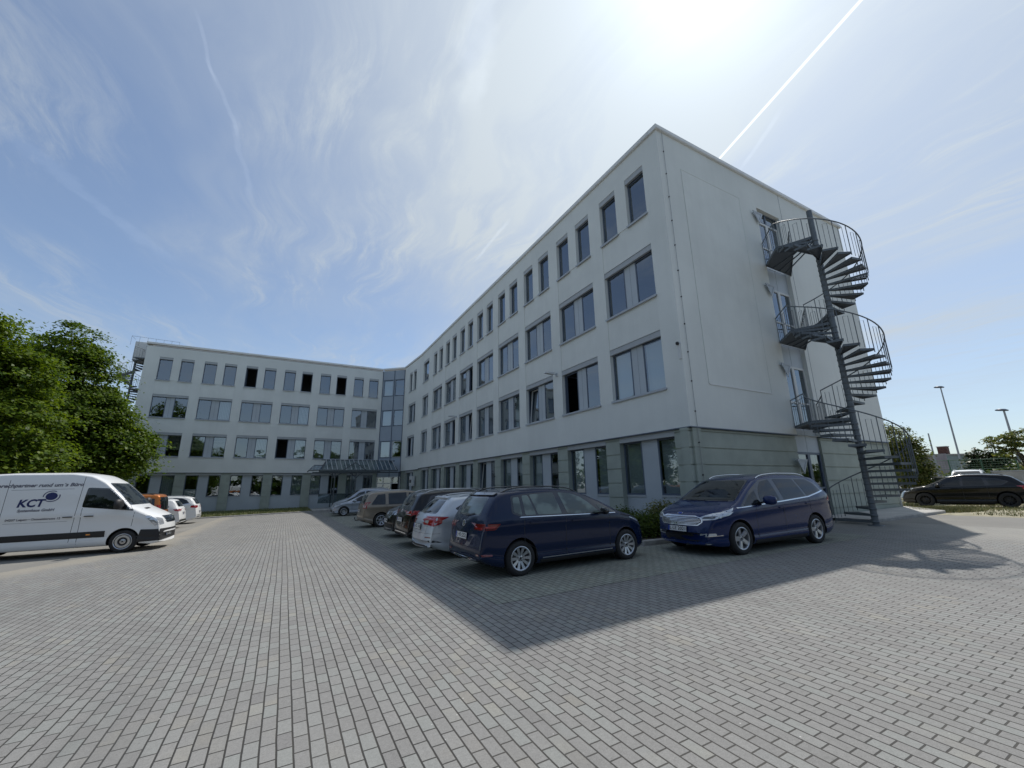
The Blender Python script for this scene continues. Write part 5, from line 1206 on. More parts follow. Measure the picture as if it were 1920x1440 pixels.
# --- silver hatchback and silver small van, noses out, near the entrance
go_top = [(0, .50), (0, .66), (.05, .86), (.10, .98), (.2, 1.12), (.42, 1.36), (.58, 1.415), (1.2, 1.455), (1.8, 1.46), (2.3, 1.39), (2.8, 1.16), (3.2, .985), (3.7, .89), (4.0, .78), (4.18, .66), (4.24, .5), (4.26, .45)]
def go_extra(c, root): emblem_ring(c, root, 'F', .70, .05, 'vw')
gos = dict(L=4.26, W=1.80, wr=.316, xr=.79, xf=3.42, top=go_top, belt=[(0, .96), (1.0, .95), (2.4, .93), (3.3, .90), (4.26, .75)], paint=SILV2, clear=.18,
    wins=[[(.95, 1.0), (1.72, .985), (1.70, 1.36), (1.15, 1.33)], [(1.8, .985), (2.70, .965), (2.45, 1.18), (2.2, 1.32), (1.8, 1.37)]], dlo=[(.88, .99), (2.95, .935), (2.5, 1.22), (2.22, 1.36), (1.75, 1.39), (1.1, 1.36)], ws=(1.0, 1.41, .68, .56), rw=(1.05, 1.36, .58, .52),
    panels=[('headlight', [([(.84, .76), (.55, .72), (.52, .65), (.80, .66)], 'F', M_lens, .006, .02), ([(-.84, .76), (-.55, .72), (-.52, .65), (-.80, .66)], 'F', M_lens, .006, .02), ([(4.05, .68), (3.68, .80), (3.62, .84), (3.98, .78)], 'LR', M_lensd, .0065, .02)]),
            ('grille', [([(-.5, .67), (.5, .67), (.5, .72), (-.5, .72)], 'F', M_gloss, .008, .02)]), ('lower_intake', [([(-.78, .30), (.78, .30), (.62, .46), (-.62, .46)], 'F', M_trim, .006, .03)])],
    seams=[((1.76, 1.76), .28, .93), ((2.9, 2.9), .28, .91)], handles=[(1.0, .85), (2.0, .84)], mirror=(2.72, .97), spokes=(10, 'thin'), plates=[('F', .50, 'L·SB 410')], extra=go_extra)
make_car('hatchback', gos, (2.95+2.13, 32.66), 180, 'silver hatchback with its nose towards the driving lane, near the entrance')
ca_top = [(0, .55), (0, .8), (.03, 1.2), (.07, 1.6), (.16, 1.78), (.3, 1.815), (1.5, 1.83), (2.2, 1.81), (2.55, 1.70), (3.0, 1.38), (3.35, 1.12), (3.8, 1.0), (4.15, .86), (4.35, .7), (4.40, .5), (4.41, .45)]
cas = dict(L=4.41, W=1.79, wr=.325, xr=.85, xf=3.54, top=ca_top, belt=[(0, 1.10), (2.4, 1.08), (3.3, 1.02), (4.41, .8)], paint=SILV2, clear=.18, tumble=.18,
    wins=[[(.3, 1.15), (1.1, 1.14), (1.1, 1.62), (.35, 1.62)], [(1.2, 1.14), (2.0, 1.13), (2.0, 1.64), (1.2, 1.63)], [(2.1, 1.13), (3.05, 1.09), (2.8, 1.3), (2.5, 1.55), (2.1, 1.64)]], ws=(1.16, 1.72, .76, .66), rw=(1.15, 1.65, .62, .60),
    panels=[('headlight', [([(4.2, .78), (3.85, .90), (3.8, .98), (4.15, .90)], 'LR', M_lens, .0065, .02), ([(.84, .9), (.6, .84), (.58, .74), (.82, .76)], 'F', M_lens, .006, .02), ([(-.84, .9), (-.6, .84), (-.58, .74), (-.82, .76)], 'F', M_lens, .006, .02)]), ('lower_intake', [(rect_strip(-.7, .7, .3, .45), 'F', M_trim, .006, .03)])],
    seams=[((2.05, 2.05), .28, 1.08)], handles=[(2.3, .95)], mirror=(3.0, 1.12), rails=(.4, 2.3, .66, .05, M_silv), spokes=(7, 'fat'))
make_car('small_van', cas, (3.3+2.2, 35.6), 180, 'tall silver small van partly hidden behind the silver hatchback')

# --- vehicles on the left
ors = dict(cas, paint=ORANGE, rails=(.4, 2.3, .66, .05, M_trim), panels=[('taillight', [([(.02, .9), (.12, .9), (.14, 1.35), (.05, 1.35)], 'LR', M_red, .006, .02), ([(.72, .9), (.86, .9), (.84, 1.35), (.74, 1.35)], 'B', M_red, .006, .02), ([(-.72, .9), (-.86, .9), (-.84, 1.35), (-.74, 1.35)], 'B', M_red, .006, .02)]), ('bumper_insert', [(rect_strip(-.8, .8, .3, .5), 'B', M_trim, .006, .03)])], rw=(1.12, 1.68, .74, .70))
make_car('small_van', ors, (-4.6-2.25, 24.9), 180, 'orange small van mostly hidden behind the white delivery van')
make_car('suv', suv(WHITE, plates=[('B', .80, 'L·UP 82')], spokes=(5, 'star')), (-4.75-2.2, 29.9), 179, 'white SUV with red rear lamps between the orange van and the white people carrier')
whs = dict(gxs, paint=WHITE, extra=lambda c, r: emblem_ring(c, r, 'B', 1.05, .06, 'vw'), plates=[('B', .72, 'L·AH 339')], rails=(.75, 2.75, .66, .04, M_silv), spokes=(5, 'twin'), groove_way='B', grooves=[], L=4.85,
    panels=[('taillight', [([(.04, .96), (.42, 1.0), (.40, 1.12), (.10, 1.14)], 'LR', M_red, .006, .02), ([(.45, 1.0), (.88, .96), (.88, 1.12), (.50, 1.12)], 'B', M_red, .006, .02), ([(-.45, 1.0), (-.88, .96), (-.88, 1.12), (-.50, 1.12)], 'B', M_red, .006, .02)]), ('bumper_insert', [(rect_strip(-.7, .7, .3, .42), 'B', M_trim, .005, .03)]), ('sill_trim', [(rect_strip(1.48, 3.46, .20, .27), 'LR', M_trim, .005, 0)])])
make_car('people_carrier', whs, (-4.7-2.43, 34.6), 179, 'white people carrier, last in the row of white cars before the lawn')
bks = dict(fos, paint=BLK, L=4.45, top=[(0, .45), (0, .68), (.05, .90), (.12, 1.0), (.22, 1.10), (.45, 1.30), (.62, 1.42), (.85, 1.47), (1.5, 1.525), (2.1, 1.53), (2.6, 1.44), (3.05, 1.2), (3.42, 1.03), (3.9, .95), (4.22, .83), (4.38, .68), (4.44, .5), (4.45, .45)], wr=.335, xr=.86, xf=3.52, rm=M_rimd, spokes=(10, 'thin'), plates=[], extra=lambda c, r: None,
    panels=fos['panels'][:2]+[('headlight', [([(.86, .82), (.58, .78), (.56, .72), (.82, .72)], 'F', M_lens, .006, .02), ([(-.86, .82), (-.58, .78), (-.56, .72), (-.82, .72)], 'F', M_lens, .006, .02), ([(4.2, .74), (3.88, .86), (3.84, .90), (4.18, .83)], 'LR', M_lens, .0065, .02)]), ('sill_trim', [(rect_strip(1.3, 3.1, .18, .30), 'LR', M_trim, .005, 0)])], rails=(.8, 2.4, .58, .03, M_gloss))
make_car('crossover_car', bks, (28.75, 7.75), 106, 'shiny black car standing on sandy grass at the right, in full sun')

# --- white delivery van
va_top = [(0, .55), (0, 1.0), (.03, 1.8), (.06, 2.2), (.16, 2.38), (.4, 2.44), (2.0, 2.53), (3.4, 2.52), (3.85, 2.44), (4.2, 2.24), (4.6, 1.84), (4.96, 1.44), (5.2, 1.33), (5.55, 1.17), (5.78, 1.03), (5.88, .85), (5.91, .55)]
def van_text(c, root, s_, x, z, size, mt, way='R', shear=.25, bold=.004, name='lettering', sx=1.):
    tv, tf = text_mesh(s_, size, .0, shear, bold, 'RIGHT'); vs = []
    for v in tv:
        px_, pz = x+v[0]*sx, z+v[1]
        h = c.bvh.ray_cast(Vector((px_, -3, pz)), Vector((0, 1, 0))); y = h[0].y if h[0] is not None else -1.0
        vs.append((px_, y-.007, pz))
    mb = MB(); mb.add(vs, tf, mt); mb.build(name, root, local=True)
M_logo = mat('logo_navy', (.012, .018, .10), .4); M_txt = mat('logo_grey', (.12, .12, .15), .5)
def va_extra(c, root):
    van_text(c, root, 'Ihr Ansprechpartner rund um´s Büro', 3.69, 2.13, .142, M_txt, bold=.0045, sx=1.12)
    van_text(c, root, 'KCT', 2.88, 1.60, .30, M_logo, bold=.010, shear=.18, sx=.98, name='logo')
    van_text(c, root, 'Systemhaus GmbH', 3.15, 1.40, .105, M_txt, bold=.003, shear=.2)
    van_text(c, root, '04207 Leipzig • Ostwaldstrasse 12', 3.33, 1.14, .086, M_txt, bold=.002, shear=.2)
    van_text(c, root, 'Drucker', 1.60, 1.66, .11, M_txt, bold=.002, shear=.2); van_text(c, root, 'Kopierer', 1.64, 1.24, .11, M_txt, bold=.002, shear=.2)
    # round emblem with two arcs
    mb = MB(); cx, cz = 3.02, 1.80
    def flat(p): h = c.bvh.ray_cast(Vector((p[0], -3, p[1])), Vector((0, 1, 0))); return (p[0], h[0].y-.007, p[1])
    n = 28; mb.add([flat((cx+.135*math.cos(2*math.pi*k/n), cz+.112*math.sin(2*math.pi*k/n))) for k in range(n)], [tuple(range(n))], M_logo)
    for a0_, a1_ in ((60, 185), (235, 375)):
        m_ = 14; o1 = [(cx+.198*math.cos(math.radians(a0_+(a1_-a0_)*k/m_)), cz+.165*math.sin(math.radians(a0_+(a1_-a0_)*k/m_))) for k in range(m_+1)]
        o2 = [(cx+.175*math.cos(math.radians(a0_+(a1_-a0_)*k/m_)), cz+.145*math.sin(math.radians(a0_+(a1_-a0_)*k/m_))) for k in range(m_+1)]
        mb.add([flat(p) for p in o1]+[flat(p) for p in o2], [(k, k+1, m_+2+k, m_+1+k) for k in range(m_)], M_logo)
    mb.build('logo_disc', root, local=True); emblem_ring(c, root, 'F', 1.0, .085, 'star')
    mb = MB()
    for sgn in (1, -1): mb.tube([(4.74, sgn*.98, 1.42), (4.72, sgn*1.12, 1.44)], .02, M_trim, 6)
    mb.build('mirror_arm', root, local=True)
vas = dict(L=5.91, W=1.99, wr=.345, arch=.055, xr=1.24, xf=4.90, top=va_top, belt=[(0, 1.38), (3.2, 1.38), (4.6, 1.33), (5.1, 1.22), (5.91, .95)], paint=WHITE, clear=.26, tumble=.085, taper_f=.80, bulge_f=.22, bulge_r=.03, taper_r=.97,
    wins=[[(3.83, 1.47), (4.94, 1.33), (4.80, 1.50), (4.52, 1.80), (4.34, 1.94), (3.88, 1.98)]], dlo=[(3.77, 1.44), (5.06, 1.27), (4.86, 1.51), (4.56, 1.86), (4.37, 1.99), (3.82, 2.03)],
    ws=(1.45, 2.16, .86, .74),
    panels=[('headlight', [([(.92, 1.06), (.60, .98), (.58, .80), (.86, .78)], 'F', M_lens, .006, .03), ([(-.92, 1.06), (-.60, .98), (-.58, .80), (-.86, .78)], 'F', M_lens, .006, .03), ([(5.62, .76), (5.34, 1.10), (5.46, 1.10), (5.74, .90)], 'LR', M_lens, .0065, .03)]),
            ('grille', [([(-.42, .84), (.42, .84), (.52, 1.06), (-.52, 1.06)], 'F', M_gloss, .010, .03), ([(-.48, .90), (.48, .90), (.48, .915), (-.48, .915)], 'F', M_chrome, .016, 0), ([(-.50, .98), (.50, .98), (.50, .995), (-.50, .995)], 'F', M_chrome, .016, 0)]),
            ('bumper', [([(-.95, .30), (.95, .30), (.93, .66), (-.93, .66)], 'F', M_trim, .006, .05), ([(5.22, .30), (5.90, .30), (5.90, .64), (5.30, .68)], 'LR', M_trim, .007, .02)]),
            ('side_moulding', [(rect_strip(1.72, 4.44, .52, .70), 'LR', M_trim, .010, .01), (rect_strip(.1, .78, .52, .70), 'LR', M_trim, .010, .01)]),
            ('side_marker', [([(4.0, .595), (4.10, .595), (4.10, .635), (4.0, .635)], 'LR', M_amber, .014, .01)]),
            ('cowl_vent', [([(5.16, -.12), (5.24, -.12), (5.24, -.5), (5.16, -.5)], 'T', M_trim, .006, .01)]),
            ('swage_line', [(rect_strip(2.1, 3.5, 2.0, 2.008), 'LR', M_txt, .002, 0), (rect_strip(2.1, 3.5, 1.04, 1.047), 'LR', M_txt, .002, 0)])],
    seams=[((3.62, 3.70), .42, 2.38), ((3.80, 3.79), .30, 1.42), ((2.02, 2.02), .5, 2.3), ((5.05, 5.08), .80, 1.26)],
    handles=[(3.50, 1.16), (3.99, 1.16)], hmat=M_trim, mirror=(4.74, 1.46), mirror_s=1.75, mmat=M_trim, spokes=(0, 'cap'), plates=[('F', .47, 'L·KC 41')], extra=va_extra)
vh = math.radians(-4.)
vn = Vector((-3.26, 18.85)); make_car('delivery_van', vas, (vn.x-math.cos(vh)*2.955, vn.y-math.sin(vh)*2.955), -4., 'white delivery van with dark blue lettering on its side and black bumper', 'van')
# ------------------------------------------------------------------ trees and background
def leaf_mat(name, col, trans=.42, var=.20):
    m = D.materials.new(name); m.use_nodes = True; t = NT(m.node_tree); t.n.clear()
    rp = t.node('ShaderNodeNewGeometry').outputs['Random Per Island']; oc = t.node('ShaderNodeTexCoord').outputs['Object']
    k = t.math('ADD', t.smooth(rp, 0, 1, 1-var, 1+var), t.math('MULTIPLY', t.math('SUBTRACT', t.noise(oc, .9, 3), .5), .7))
    hue = t.mix(rp, (*col, 1), (col[0]*1.45, col[1]*1.12, col[2]*.8, 1)); c = t.mix(1., hue, k, 'MULTIPLY')
    d = t.node('ShaderNodeBsdfPrincipled', {'Base Color': c, 'Roughness': .45, 'Specular IOR Level': .12})
    tl_ = t.node('ShaderNodeBsdfTranslucent', {'Color': t.mix(1., c, (1.25, 1.25, .55, 1), 'MULTIPLY')})
    mx = t.node('ShaderNodeMixShader', {0: trans, 1: d.outputs[0], 2: tl_.outputs[0]}); t.node('ShaderNodeOutputMaterial', {'Surface': mx.outputs[0]}); return m
M_leaf = leaf_mat('maple_leaves', (.085, .148, .018)); M_leafd = leaf_mat('maple_leaves_dark', (.05, .100, .015)); M_leafb = leaf_mat('bush_leaves', (.055, .095, .022)); M_conif = leaf_mat('conifer_needles', (.028, .05, .018), .1)
M_leafp = leaf_mat('pale_leaves', (.13, .16, .07)); M_flower = mat('cream_blossom', (.62, .60, .48), .7); M_bark = mat('bark', (.075, .06, .045), .95, var=.4, vscale=8, bump=1, bscale=20)
def crown_mesh(blobs, n, size, mt, flat=.30, clump=.75, per=46, extra=None, seedv=0):
    """leaves gathered in drooping layered sprays through the blobs"""
    r = np.random.default_rng(100+seedv); vols = np.array([b[3]*b[4]*b[5] for b in blobs])**.75; pick = r.choice(len(blobs), n//per, p=vols/vols.sum())
    B = np.array(blobs)[pick]; d = r.normal(size=(len(pick), 3)); d /= np.linalg.norm(d, axis=1)[:, None]
    rad = r.uniform(.30, 1., len(pick))**.30*(1+.10*r.normal(size=len(pick)))
    cen = B[:, :3]+d*B[:, 3:6]*rad[:, None]
    out = d*np.array([1, 1, .35]); out /= np.linalg.norm(out, axis=1)[:, None]
    cs = clump*r.uniform(.6, 1.3, len(pick))
    C_ = np.repeat(cen, per, 0); O = np.repeat(out, per, 0); cs = np.repeat(cs, per)
    loc = r.normal(size=(len(C_), 3))*np.array([.5, .5, .5*flat])*cs[:, None]
    drop = np.linalg.norm(loc[:, :2], axis=1)*.35; C_ = C_+loc; C_[:, 2] -= drop
    N_ = O*.55+np.array([0, 0, .9])+r.normal(size=C_.shape)*.42; N_ /= np.linalg.norm(N_, axis=1)[:, None]
    t_ = np.cross(N_, r.normal(size=C_.shape)); t_ /= np.linalg.norm(t_, axis=1)[:, None]; b_ = np.cross(N_, t_)
    s_ = size*r.uniform(.55, 1.25, len(C_))[:, None]
    V = np.stack([C_-t_*s_*.55, C_+b_*s_*.45-t_*s_*.05+N_*s_*.10, C_+t_*s_*.6-N_*s_*.08, C_-b_*s_*.45-t_*s_*.05+N_*s_*.10], 1)
    return V.reshape(-1, 3), len(C_)
def leaves_obj(name, blobs, n, size, mt, root, **kw):
    V, m = crown_mesh(blobs, n, size, mt, **kw); me = D.meshes.new(name); off = np.array(root.location) if root else 0
    V = V-off; me.vertices.add(len(V)); me.vertices.foreach_set('co', V.ravel()); me.loops.add(4*m); me.loops.foreach_set('vertex_index', np.arange(4*m)); me.polygons.add(m); me.polygons.foreach_set('loop_start', np.arange(m)*4)
    me.update(calc_edges=True); me.materials.append(mt if not isinstance(mt, tuple) else mt[0])
    if isinstance(mt, tuple):
        me.materials.append(mt[1]); me.polygons.foreach_set('material_index', (rng.random(m) < .35).astype(int))
    o = D.objects.new(name, me); link(o); o.parent = root; return o
def tree(name, base, blobs, n, size, mt, label, group=None, trunk=.18, cat='tree', **kw):
    z0 = gz(base[0], base[1]); root = empty(name, (base[0], base[1], z0), 0, label, cat, group)
    mb = MB(); top = max(b[2] for b in blobs); c0 = Vector((base[0], base[1], z0)); cz = z0+(top-z0)*.35
    cx = sum(b[0] for b in blobs)/len(blobs); cy = sum(b[1] for b in blobs)/len(blobs)
    mid = Vector((base[0]*.7+cx*.3, base[1]*.7+cy*.3, cz)); hi = Vector((cx, cy, top)); r2 = random.Random(len(label))
    mb.tube([c0-Vector((0, 0, .2)), c0+Vector((0, 0, .15)), c0.lerp(mid, .5)+Vector((.06, .03, 0)), mid, mid.lerp(hi, .5), hi], [trunk*1.5, trunk*1.15, trunk, trunk*.85, trunk*.5, trunk*.12], M_bark, 10)
    mb.build('trunk', root)
    mb = MB()
    for b in blobs:
        for k in range(3):
            s_ = mid.lerp(hi, r2.uniform(0, .5)); e = Vector((b[0]+r2.uniform(-.6, .6)*b[3], b[1]+r2.uniform(-.6, .6)*b[4], b[2]+r2.uniform(-.2, .5)*b[5])); q = s_.lerp(e, .5)+Vector((r2.uniform(-.2, .2), r2.uniform(-.2, .2), .15))
            mb.tube([s_, q, e], [trunk*.42, trunk*.25, trunk*.06], M_bark, 6)
    mb.build('limbs', root)
    leaves_obj('crown', blobs, n, size, mt, root, **kw); return root
tree('maple_tree', (-12.9, 26.2), [(-14.2, 26, 5.6, 3.6, 3.2, 3.6), (-13.6, 26.2, 8.1, 2.2, 2.2, 1.9), (-11.6, 26., 6.6, 1.9, 2., 1.9), (-11.2, 25.6, 4.3, 2.2, 2.2, 1.7), (-14.0, 26.5, 8.9, 2.1, 2.2, 1.7), (-10.3, 25.2, 3.1, 1.5, 1.5, .9), (-12.6, 24.6, 3.1, 2.6, 1.4, 1.3), (-15.2, 25, 3.2, 2.6, 1.8, 1.4)], 100000, .15, (M_leaf, M_leafd), 'large maple behind the white delivery van, nearer the camera and cut by the left edge', 'maples beside the car park', trunk=.22, seedv=1, per=170, clump=.92, flat=.26)
tree('maple_tree', (-12.3, 35.2), [(-12.9, 35, 10.6, 1.6, 1.7, 1.7), (-12.5, 35, 8.6, 2.1, 2.4, 2.2), (-12.0, 34.5, 5.9, 3.0, 3.0, 2.3), (-10.0, 34.2, 4.6, 2.0, 2., 1.5), (-8.9, 33.8, 3.5, 1.3, 1.4, .85), (-10.6, 34.3, 6.2, 1.3, 1.4, 1.0), (-12, 34, 3.6, 3, 2.4, 1.5), (-14.6, 35, 7, 2.4, 2.4, 2.6)], 100000, .165, (M_leafd, M_leaf), 'farther maple between the first maple and the left wing of the building', 'maples beside the car park', trunk=.2, seedv=2, per=170, clump=.98, flat=.26)
tree('maple_tree', (-14.6, 43.5), [(-14.4, 43.5, 5.5, 2.6, 2.6, 3.0), (-13.0, 43.2, 3.4, 2.2, 1.8, 1.7), (-16.5, 43.5, 6, 2.5, 2.5, 3)], 16000, .22, (M_leafd, M_leaf), 'low maple at the far left corner of the building, behind the others', 'maples beside the car park', trunk=.15, seedv=3)
# shrubs in the bed
def shrub(x, y, rx, ry, h, n, label, mt=M_leafb, size=.055, seedv=5):
    z = gz(x, y)+.08; root = empty('shrub', (x, y, z), 0, label, 'shrub', 'shrubs in the bed along the long facade'); mb = MB(); r2 = random.Random(seedv)
    for k in range(16):
        a = r2.uniform(0, 6.28); q = Vector((x+math.cos(a)*rx*.75*r2.random(), y+math.sin(a)*ry*.75*r2.random(), z+h*r2.uniform(.6, .95))); s_ = Vector((x+math.cos(a)*.1, y+math.sin(a)*.1, z-.05)); mb.tube([s_, s_.lerp(q, .5)+Vector((0, 0, .06)), q], [.012, .009, .004], M_bark, 5)
    mb.build('stems', root); bl = [(x+r2.uniform(-.55, .55)*rx, y+r2.uniform(-.55, .55)*ry, z+h*r2.uniform(.35, .62), rx*.5, ry*.5, h*.42) for k in range(7)]
    leaves_obj('foliage', bl, n, size, mt, root, clump=.22, per=12, flat=.8, seedv=seedv)
shrub(9.35, 9.15, .95, .75, .62, 9000, 'low green shrub at the near end of the bed, between the two blue cars', seedv=6)
shrub(9.9, 11.0, .9, .9, .75, 7000, 'second shrub of the bed, behind the dark blue compact van', seedv=7)
shrub(9.6, 13.4, .9, .9, .8, 5000, 'third shrub of the bed, behind the silver estate car', seedv=8)
shrub(10.6, 9.6, .7, .8, .95, 4500, 'taller thin shrub against the facade beside the gable corner', mt=M_leafp, seedv=9)
tree('elder_tree', (32.2, 11.0), [(31.9, 11.2, 3.9, 1.2, 1.2, 1.1), (32.1, 10.9, 2.6, 1.5, 1.4, 1.3), (32.3, 10.6, 3.2, .8, .8, 1.2), (32.5, 10.2, 1.6, .8, .8, .9), (31.6, 11.6, 4.6, .7, .7, .6)], 15000, .12, (M_leafp, M_leafb), 'bushy elder tree just behind the gable end of the office building', trunk=.07, seedv=11, clump=.35, flat=.9)
def conifer(x, y, h, r_, label, sv):
    z0 = gz(x, y); root = empty('conifer', (x, y, z0), 0, label, 'tree', 'conifers beyond the sports ground fence'); mb = MB(); mb.tube([(x, y, z0), (x, y, z0+h)], [.14, .02], M_bark, 8); mb.build('trunk', root)
    bl = [(x, y, z0+h*(.18+.8*k/7), r_*(1-k/8.)+.12, r_*(1-k/8.)+.12, h*.07) for k in range(8)]; leaves_obj('crown', bl, 3800, .26, M_conif, root, clump=.5, per=10, flat=.6, seedv=sv)
conifer(58.3, 14.2, 4.1, 1.5, 'dark conifer, left of the two pointed ones near the second mast', 21); conifer(58.6, 13.0, 4.4, 1.6, 'dark conifer, right of the two pointed ones near the second mast', 22)
tree('broadleaf_tree', (51, 10.0), [(50.6, 10.4, 4.6, 1.2, 1.2, .7), (51, 9.4, 4.9, 1.5, 1.4, .7), (51.6, 8.4, 4.3, 1.3, 1.3, .8), (50.7, 10.6, 3.7, .7, .7, .4), (52, 8.7, 3., 1.6, 1.6, .9)], 6500, .16, (M_leafp, M_leafb), 'open crowned tree at the right edge beside the second floodlight mast', trunk=.14, seedv=23, clump=.35)
for i, (x, y, h, w) in enumerate([(57.5, 15.2, 2.5, 1.3), (57, 11.8, 3.0, 1.8), (62, 10.5, 3.2, 2.4), (64, 7, 4.0, 3.2)]):
    tree('broadleaf_tree', (x, y), [(x, y, h*.62, w, w, h*.36), (x+.6, y-.8, h*.8, w*.6, w*.6, h*.25)], 6000, .26, M_leafb, ['low round tree between the grey hall and the conifers', 'yellowish round tree right of the conifers', 'low leafy tree right behind the conifers', 'leafy tree low behind the open crowned tree'][i], 'trees beyond the sports ground fence', trunk=.12, seedv=30+i, clump=.6)
V, m = crown_mesh([(90+random.uniform(-4, 4), y, 2.4+random.uniform(-.4, 1.2), 4.5, 4, 2.6) for y in range(-70, 60, 6)], 26000, .5, M_leafb, clump=1., per=14, seedv=50)
mb = MB(); mb.add(V.tolist(), [(4*i, 4*i+1, 4*i+2, 4*i+3) for i in range(m)], M_leafb); tag(mb.build('distant_trees'), 'low band of distant trees along the skyline at the right', 'woodland', None, 'stuff')
V, m = crown_mesh([(x, 78+random.uniform(-4, 4), 2.6+random.uniform(-.4, 1.6), 4.5, 4, 3) for x in range(-75, -14, 5)], 14000, .5, M_leafb, clump=1., per=14, seedv=51)
mb = MB(); mb.add(V.tolist(), [(4*i, 4*i+1, 4*i+2, 4*i+3) for i in range(m)], M_leafb); tag(mb.build('distant_trees'), 'low band of distant trees behind the maples at the left', 'woodland', None, 'stuff')

for i_, (x0, x1, y0, y1, hh_, nn) in enumerate([(-42, -34, -60, 12, 7.5, 60000), (-34, 44, -50, -40, 7.5, 60000)]):
    bl_ = []
    while len(bl_) < 34: bl_.append((random.uniform(x0, x1), random.uniform(y0, y1), hh_*random.uniform(.75, 1.05), 4.2, 4.2, hh_*.9))
    V, m = crown_mesh(bl_+[(b[0], b[1], 2., 4.5, 4.5, 2.6) for b in bl_], nn, .62, M_leafb, clump=1.1, per=24, seedv=60+i_)
    mb = MB(); mb.add(V.tolist(), [(4*i, 4*i+1, 4*i+2, 4*i+3) for i in range(m)], M_leafd); tag(mb.build('tree_belt'), ['belt of trees along the far side of the yard, mirrored in the ground floor windows', 'belt of trees across the road behind the yard'][i_], 'woodland', None, 'stuff')
# masts
M_mast = mat('mast_grey', (.33, .34, .35), .5, metal=.4)
def mast(x, y, h, label, r=.11, head=True, name='floodlight_mast'):
    z0 = gz(x, y); root = empty(name, (x, y, z0), 0, label, 'mast' if head else 'pole', 'masts of the sports ground')
    mb = MB(); mb.tube([(0, 0, 0), (0, 0, h)], [r, r*.55], M_mast, 12); mb.lathe([(r*2, 0), (r*2, .05), (r, .05)], Matrix.Identity(4), M_mast, 12); mb.build('pole', root, local=True)
    if head:
        mb = MB(); mb.lathe([(0, .12), (.25, .10), (.45, .0), (.43, -.08), (0, -.10)], Matrix.Translation((0, .12, h+.05)) @ Matrix.Rotation(math.radians(8), 4, 'X'), M_frame, 20); mb.build('lamp_head', root, local=True)
mast(67.7, 17.7, 12.1, 'tall floodlight mast in front of the grey hall, left of the two'); mast(60.8, 12.0, 7.8, 'floodlight mast standing before the open crowned tree at the right edge', .13)
mast(67.0, 19.6, 6.8, 'short bare pole left of the tall floodlight mast', .12, False, 'bare_pole'); mast(73.0, 16.0, 6.3, 'short bare pole behind the conifers, between the two floodlight masts', .12, False, 'bare_pole')
# grey hall with chimney
M_hall = mat('hall_render', (.30, .27, .28), .9, var=.2, vscale=.6, streak=.2); M_hallg = mat('hall_green_sheet', (.22, .27, .26), .7, var=.15); M_brick = mat('chimney_brick', (.10, .048, .038), .9, var=.3, vscale=6)
hall = empty('hall_building', (74, 22, gz(74, 22)), 0, 'low grey hall with flat roof and brick chimney behind the floodlight masts', 'building')
fh = Fr((71.6, 27.0), (71.9, 19.9), .4, True); fh2 = Fr((71.9, 19.9), (72.4, 18.4), .4, True)
mb = MB(); wins = [(.6+1.9*i, 1.7+1.9*i, 1.6, 2.9, .15) for i in range(3)]; wall(mb, fh, 0, fh.L, 0, 4.5, wins, M_hall); mb.quad(fh2.p(0, 0, 0), fh2.p(fh2.L, 0, 0), fh2.p(fh2.L, 0, 4.2), fh2.p(0, 0, 4.45), M_hallg)
mb.quad((72.4, 18.4, .4), (82, 19, .4), (82, 19, 4.5), (72.4, 18.4, 4.6), M_hallg); mb.quad((71.6, 27, .4), (82, 28, .4), (82, 28, 4.9), (71.6, 27, 4.9), M_hall); mb.build('hall_wall', hall)
mb = MB(); mb.hexa([(71.2, 27.3, 4.95), (72.1, 18.0, 4.6), (82.3, 18.6, 4.6), (82.3, 28.4, 4.95), (71.2, 27.3, 5.12), (72.1, 18.0, 4.77), (82.3, 18.6, 4.77), (82.3, 28.4, 5.12)], M_roof); mb.build('roof', hall)
mb = MB(); mb.box(73.3, 74.1, 20.1, 21., 4.7, 5.8, M_brick); mb.box(73.25, 74.15, 20.05, 21.05, 5.8, 5.88, M_conc); mb.build('chimney', hall)
for w_ in wins:
    mb = MB(); pane_frame(mb, fh, w_[0], w_[1], -.14, w_[2], w_[3], .07, .06, M_white); o = mb.build('window', hall); mb = MB(); fh.quad(mb, w_[0], w_[1], -.12, w_[2], w_[3], M_gloss); mb.build('pane', o)
# container, low wall, fence
cont = empty('site_container', (48.3, 8.0, gz(45, 9)), math.radians(102), 'pale grey site container beside the white vans', 'container')
mb = MB(); mb.box(-3, 3, -1.2, 1.2, .1, 1.8, M_conc)
for i in range(40): x = -2.95+.15*i; mb.box(x, x+.07, -1.225, -1.203, .2, 1.7, M_conc); mb.box(x, x+.07, 1.203, 1.225, .2, 1.7, M_conc)
mb.build('container_body', cont, local=True); mb = MB(); mb.box(-3.05, 3.05, -1.26, 1.26, 1.8, 1.9, M_mast); mb.build('container_roof', cont, local=True)
M_dgreen = mat('dark_green_panel', (.022, .035, .03), .6)
mb = MB(); fw = Fr((31.7, 9.5), (33.4, 8.1), .42, True); fw.box(mb, 0, fw.L, -.9, 0, .15, 1.40, M_dgreen); lw = tag(mb.build('low_trailer'), None)
root = empty('trailer', (32.9, 9.0, .42), 0, 'low dark green trailer with grey lid standing behind the black car', 'trailer'); lw.parent = root; lw.name = 'trailer_body'; lw.data.transform(Matrix.Translation((-32.9, -9.0, -.42)))
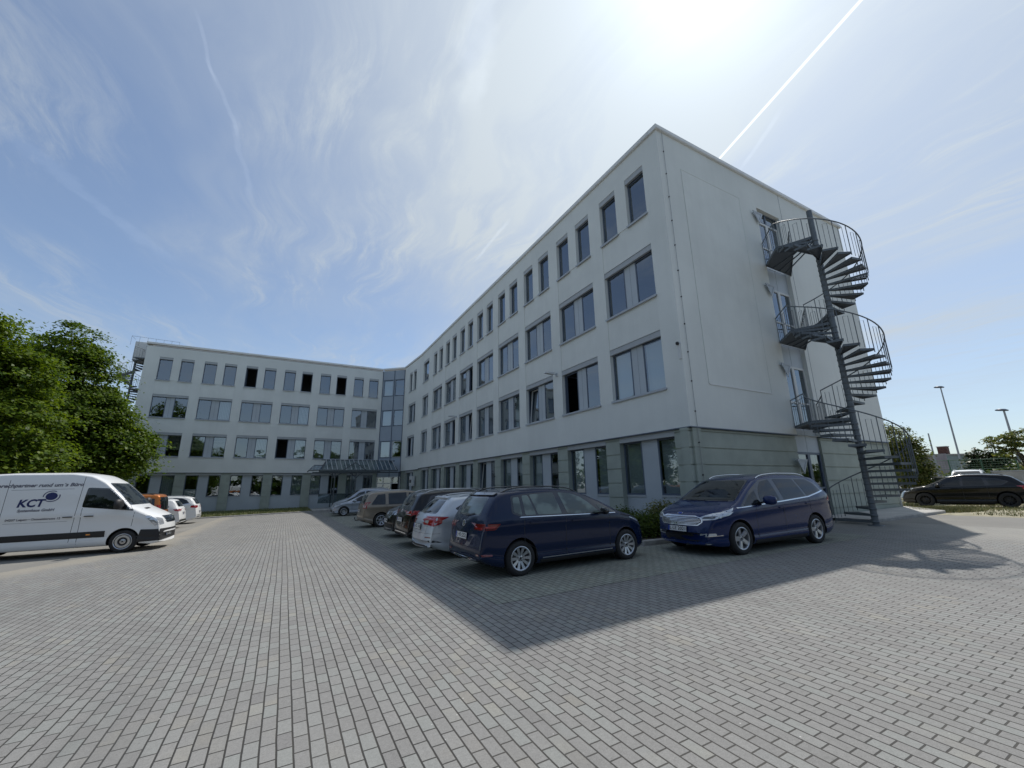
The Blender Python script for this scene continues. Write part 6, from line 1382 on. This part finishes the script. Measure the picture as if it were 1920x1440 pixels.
mb = MB(); fw.box(mb, -.05, fw.L+.05, -.95, .05, 1.40, 1.47, M_mast); mb.build('lid', root)
mb = MB()
for u in (.6, 1.5):
    for w_ in (-.9, -.02): q = fw.p(u, w_, .27); mb.lathe([(0, -.08), (.27, -.08), (.28, .08), (0, .08)], Matrix.Translation(q) @ Matrix.Rotation(math.radians(90), 4, 'Y'), M_tyre, 20)
mb.build('wheel', root)
M_gf = mat('green_fence_wire', (.05, .13, .075), .6)
fen = empty('mesh_fence', (55, 12, gz(55, 12)), 0, 'green wire mesh fence around the sports ground', 'fence'); ff = Fr((54, 17), (56.5, 1), .42, True)
for i in range(9): u = ff.L*i/8; mb = MB(); mb.tube([ff.p(u, 0, 0), ff.p(u, 0, 3.1)], .04, M_gf, 6); mb.build('fence_post', fen)
mb = MB()
for z in (.05, 1.5, 2.2, 3.05): mb.tube([ff.p(0, 0, z), ff.p(ff.L, 0, z)], .025, M_gf, 6)
mb.build('fence_rail', fen); mb = MB()
for i in range(90): u = ff.L*i/90; mb.tube([ff.p(u, 0, 0), ff.p(u, 0, 3.05)], .006, M_gf, 4, caps=False)
for i in range(16): mb.tube([ff.p(0, 0, .2*i), ff.p(ff.L, 0, .2*i)], .006, M_gf, 4, caps=False)
mb.build('wire_mesh', fen)
mb = MB(); fwl = Fr((50, 14), (52, -6), .42, True)
for i in range(8): fwl.box(mb, 2.5*i+.02, 2.5*i+2.48, -.12, 0, -.1, 1.05, M_conc); fwl.box(mb, 2.5*i-.08, 2.5*i+.08, -.18, .06, -.1, 1.15, M_conc)
tag(mb.build('concrete_wall'), 'low pale concrete panel wall behind the parked cars at the right', 'wall')
# far parked vehicles
c_ = dict(cas, paint=WHITE, extra=lambda c, r: None, plates=[])
make_car('small_van', c_, (46.3, 11.9), 190, 'white van parked in front of the grey hall, above the dark trailer')[0].scale = (1.1, 1.05, 1.12)
make_car('hatchback', dict(gos, paint=WHITE, extra=lambda c, r: emblem_ring(c, r, 'F', .70, .05, 'vw'), plates=[]), (43.4, 13.4), 100, 'white car half hidden behind the elder tree at the right')
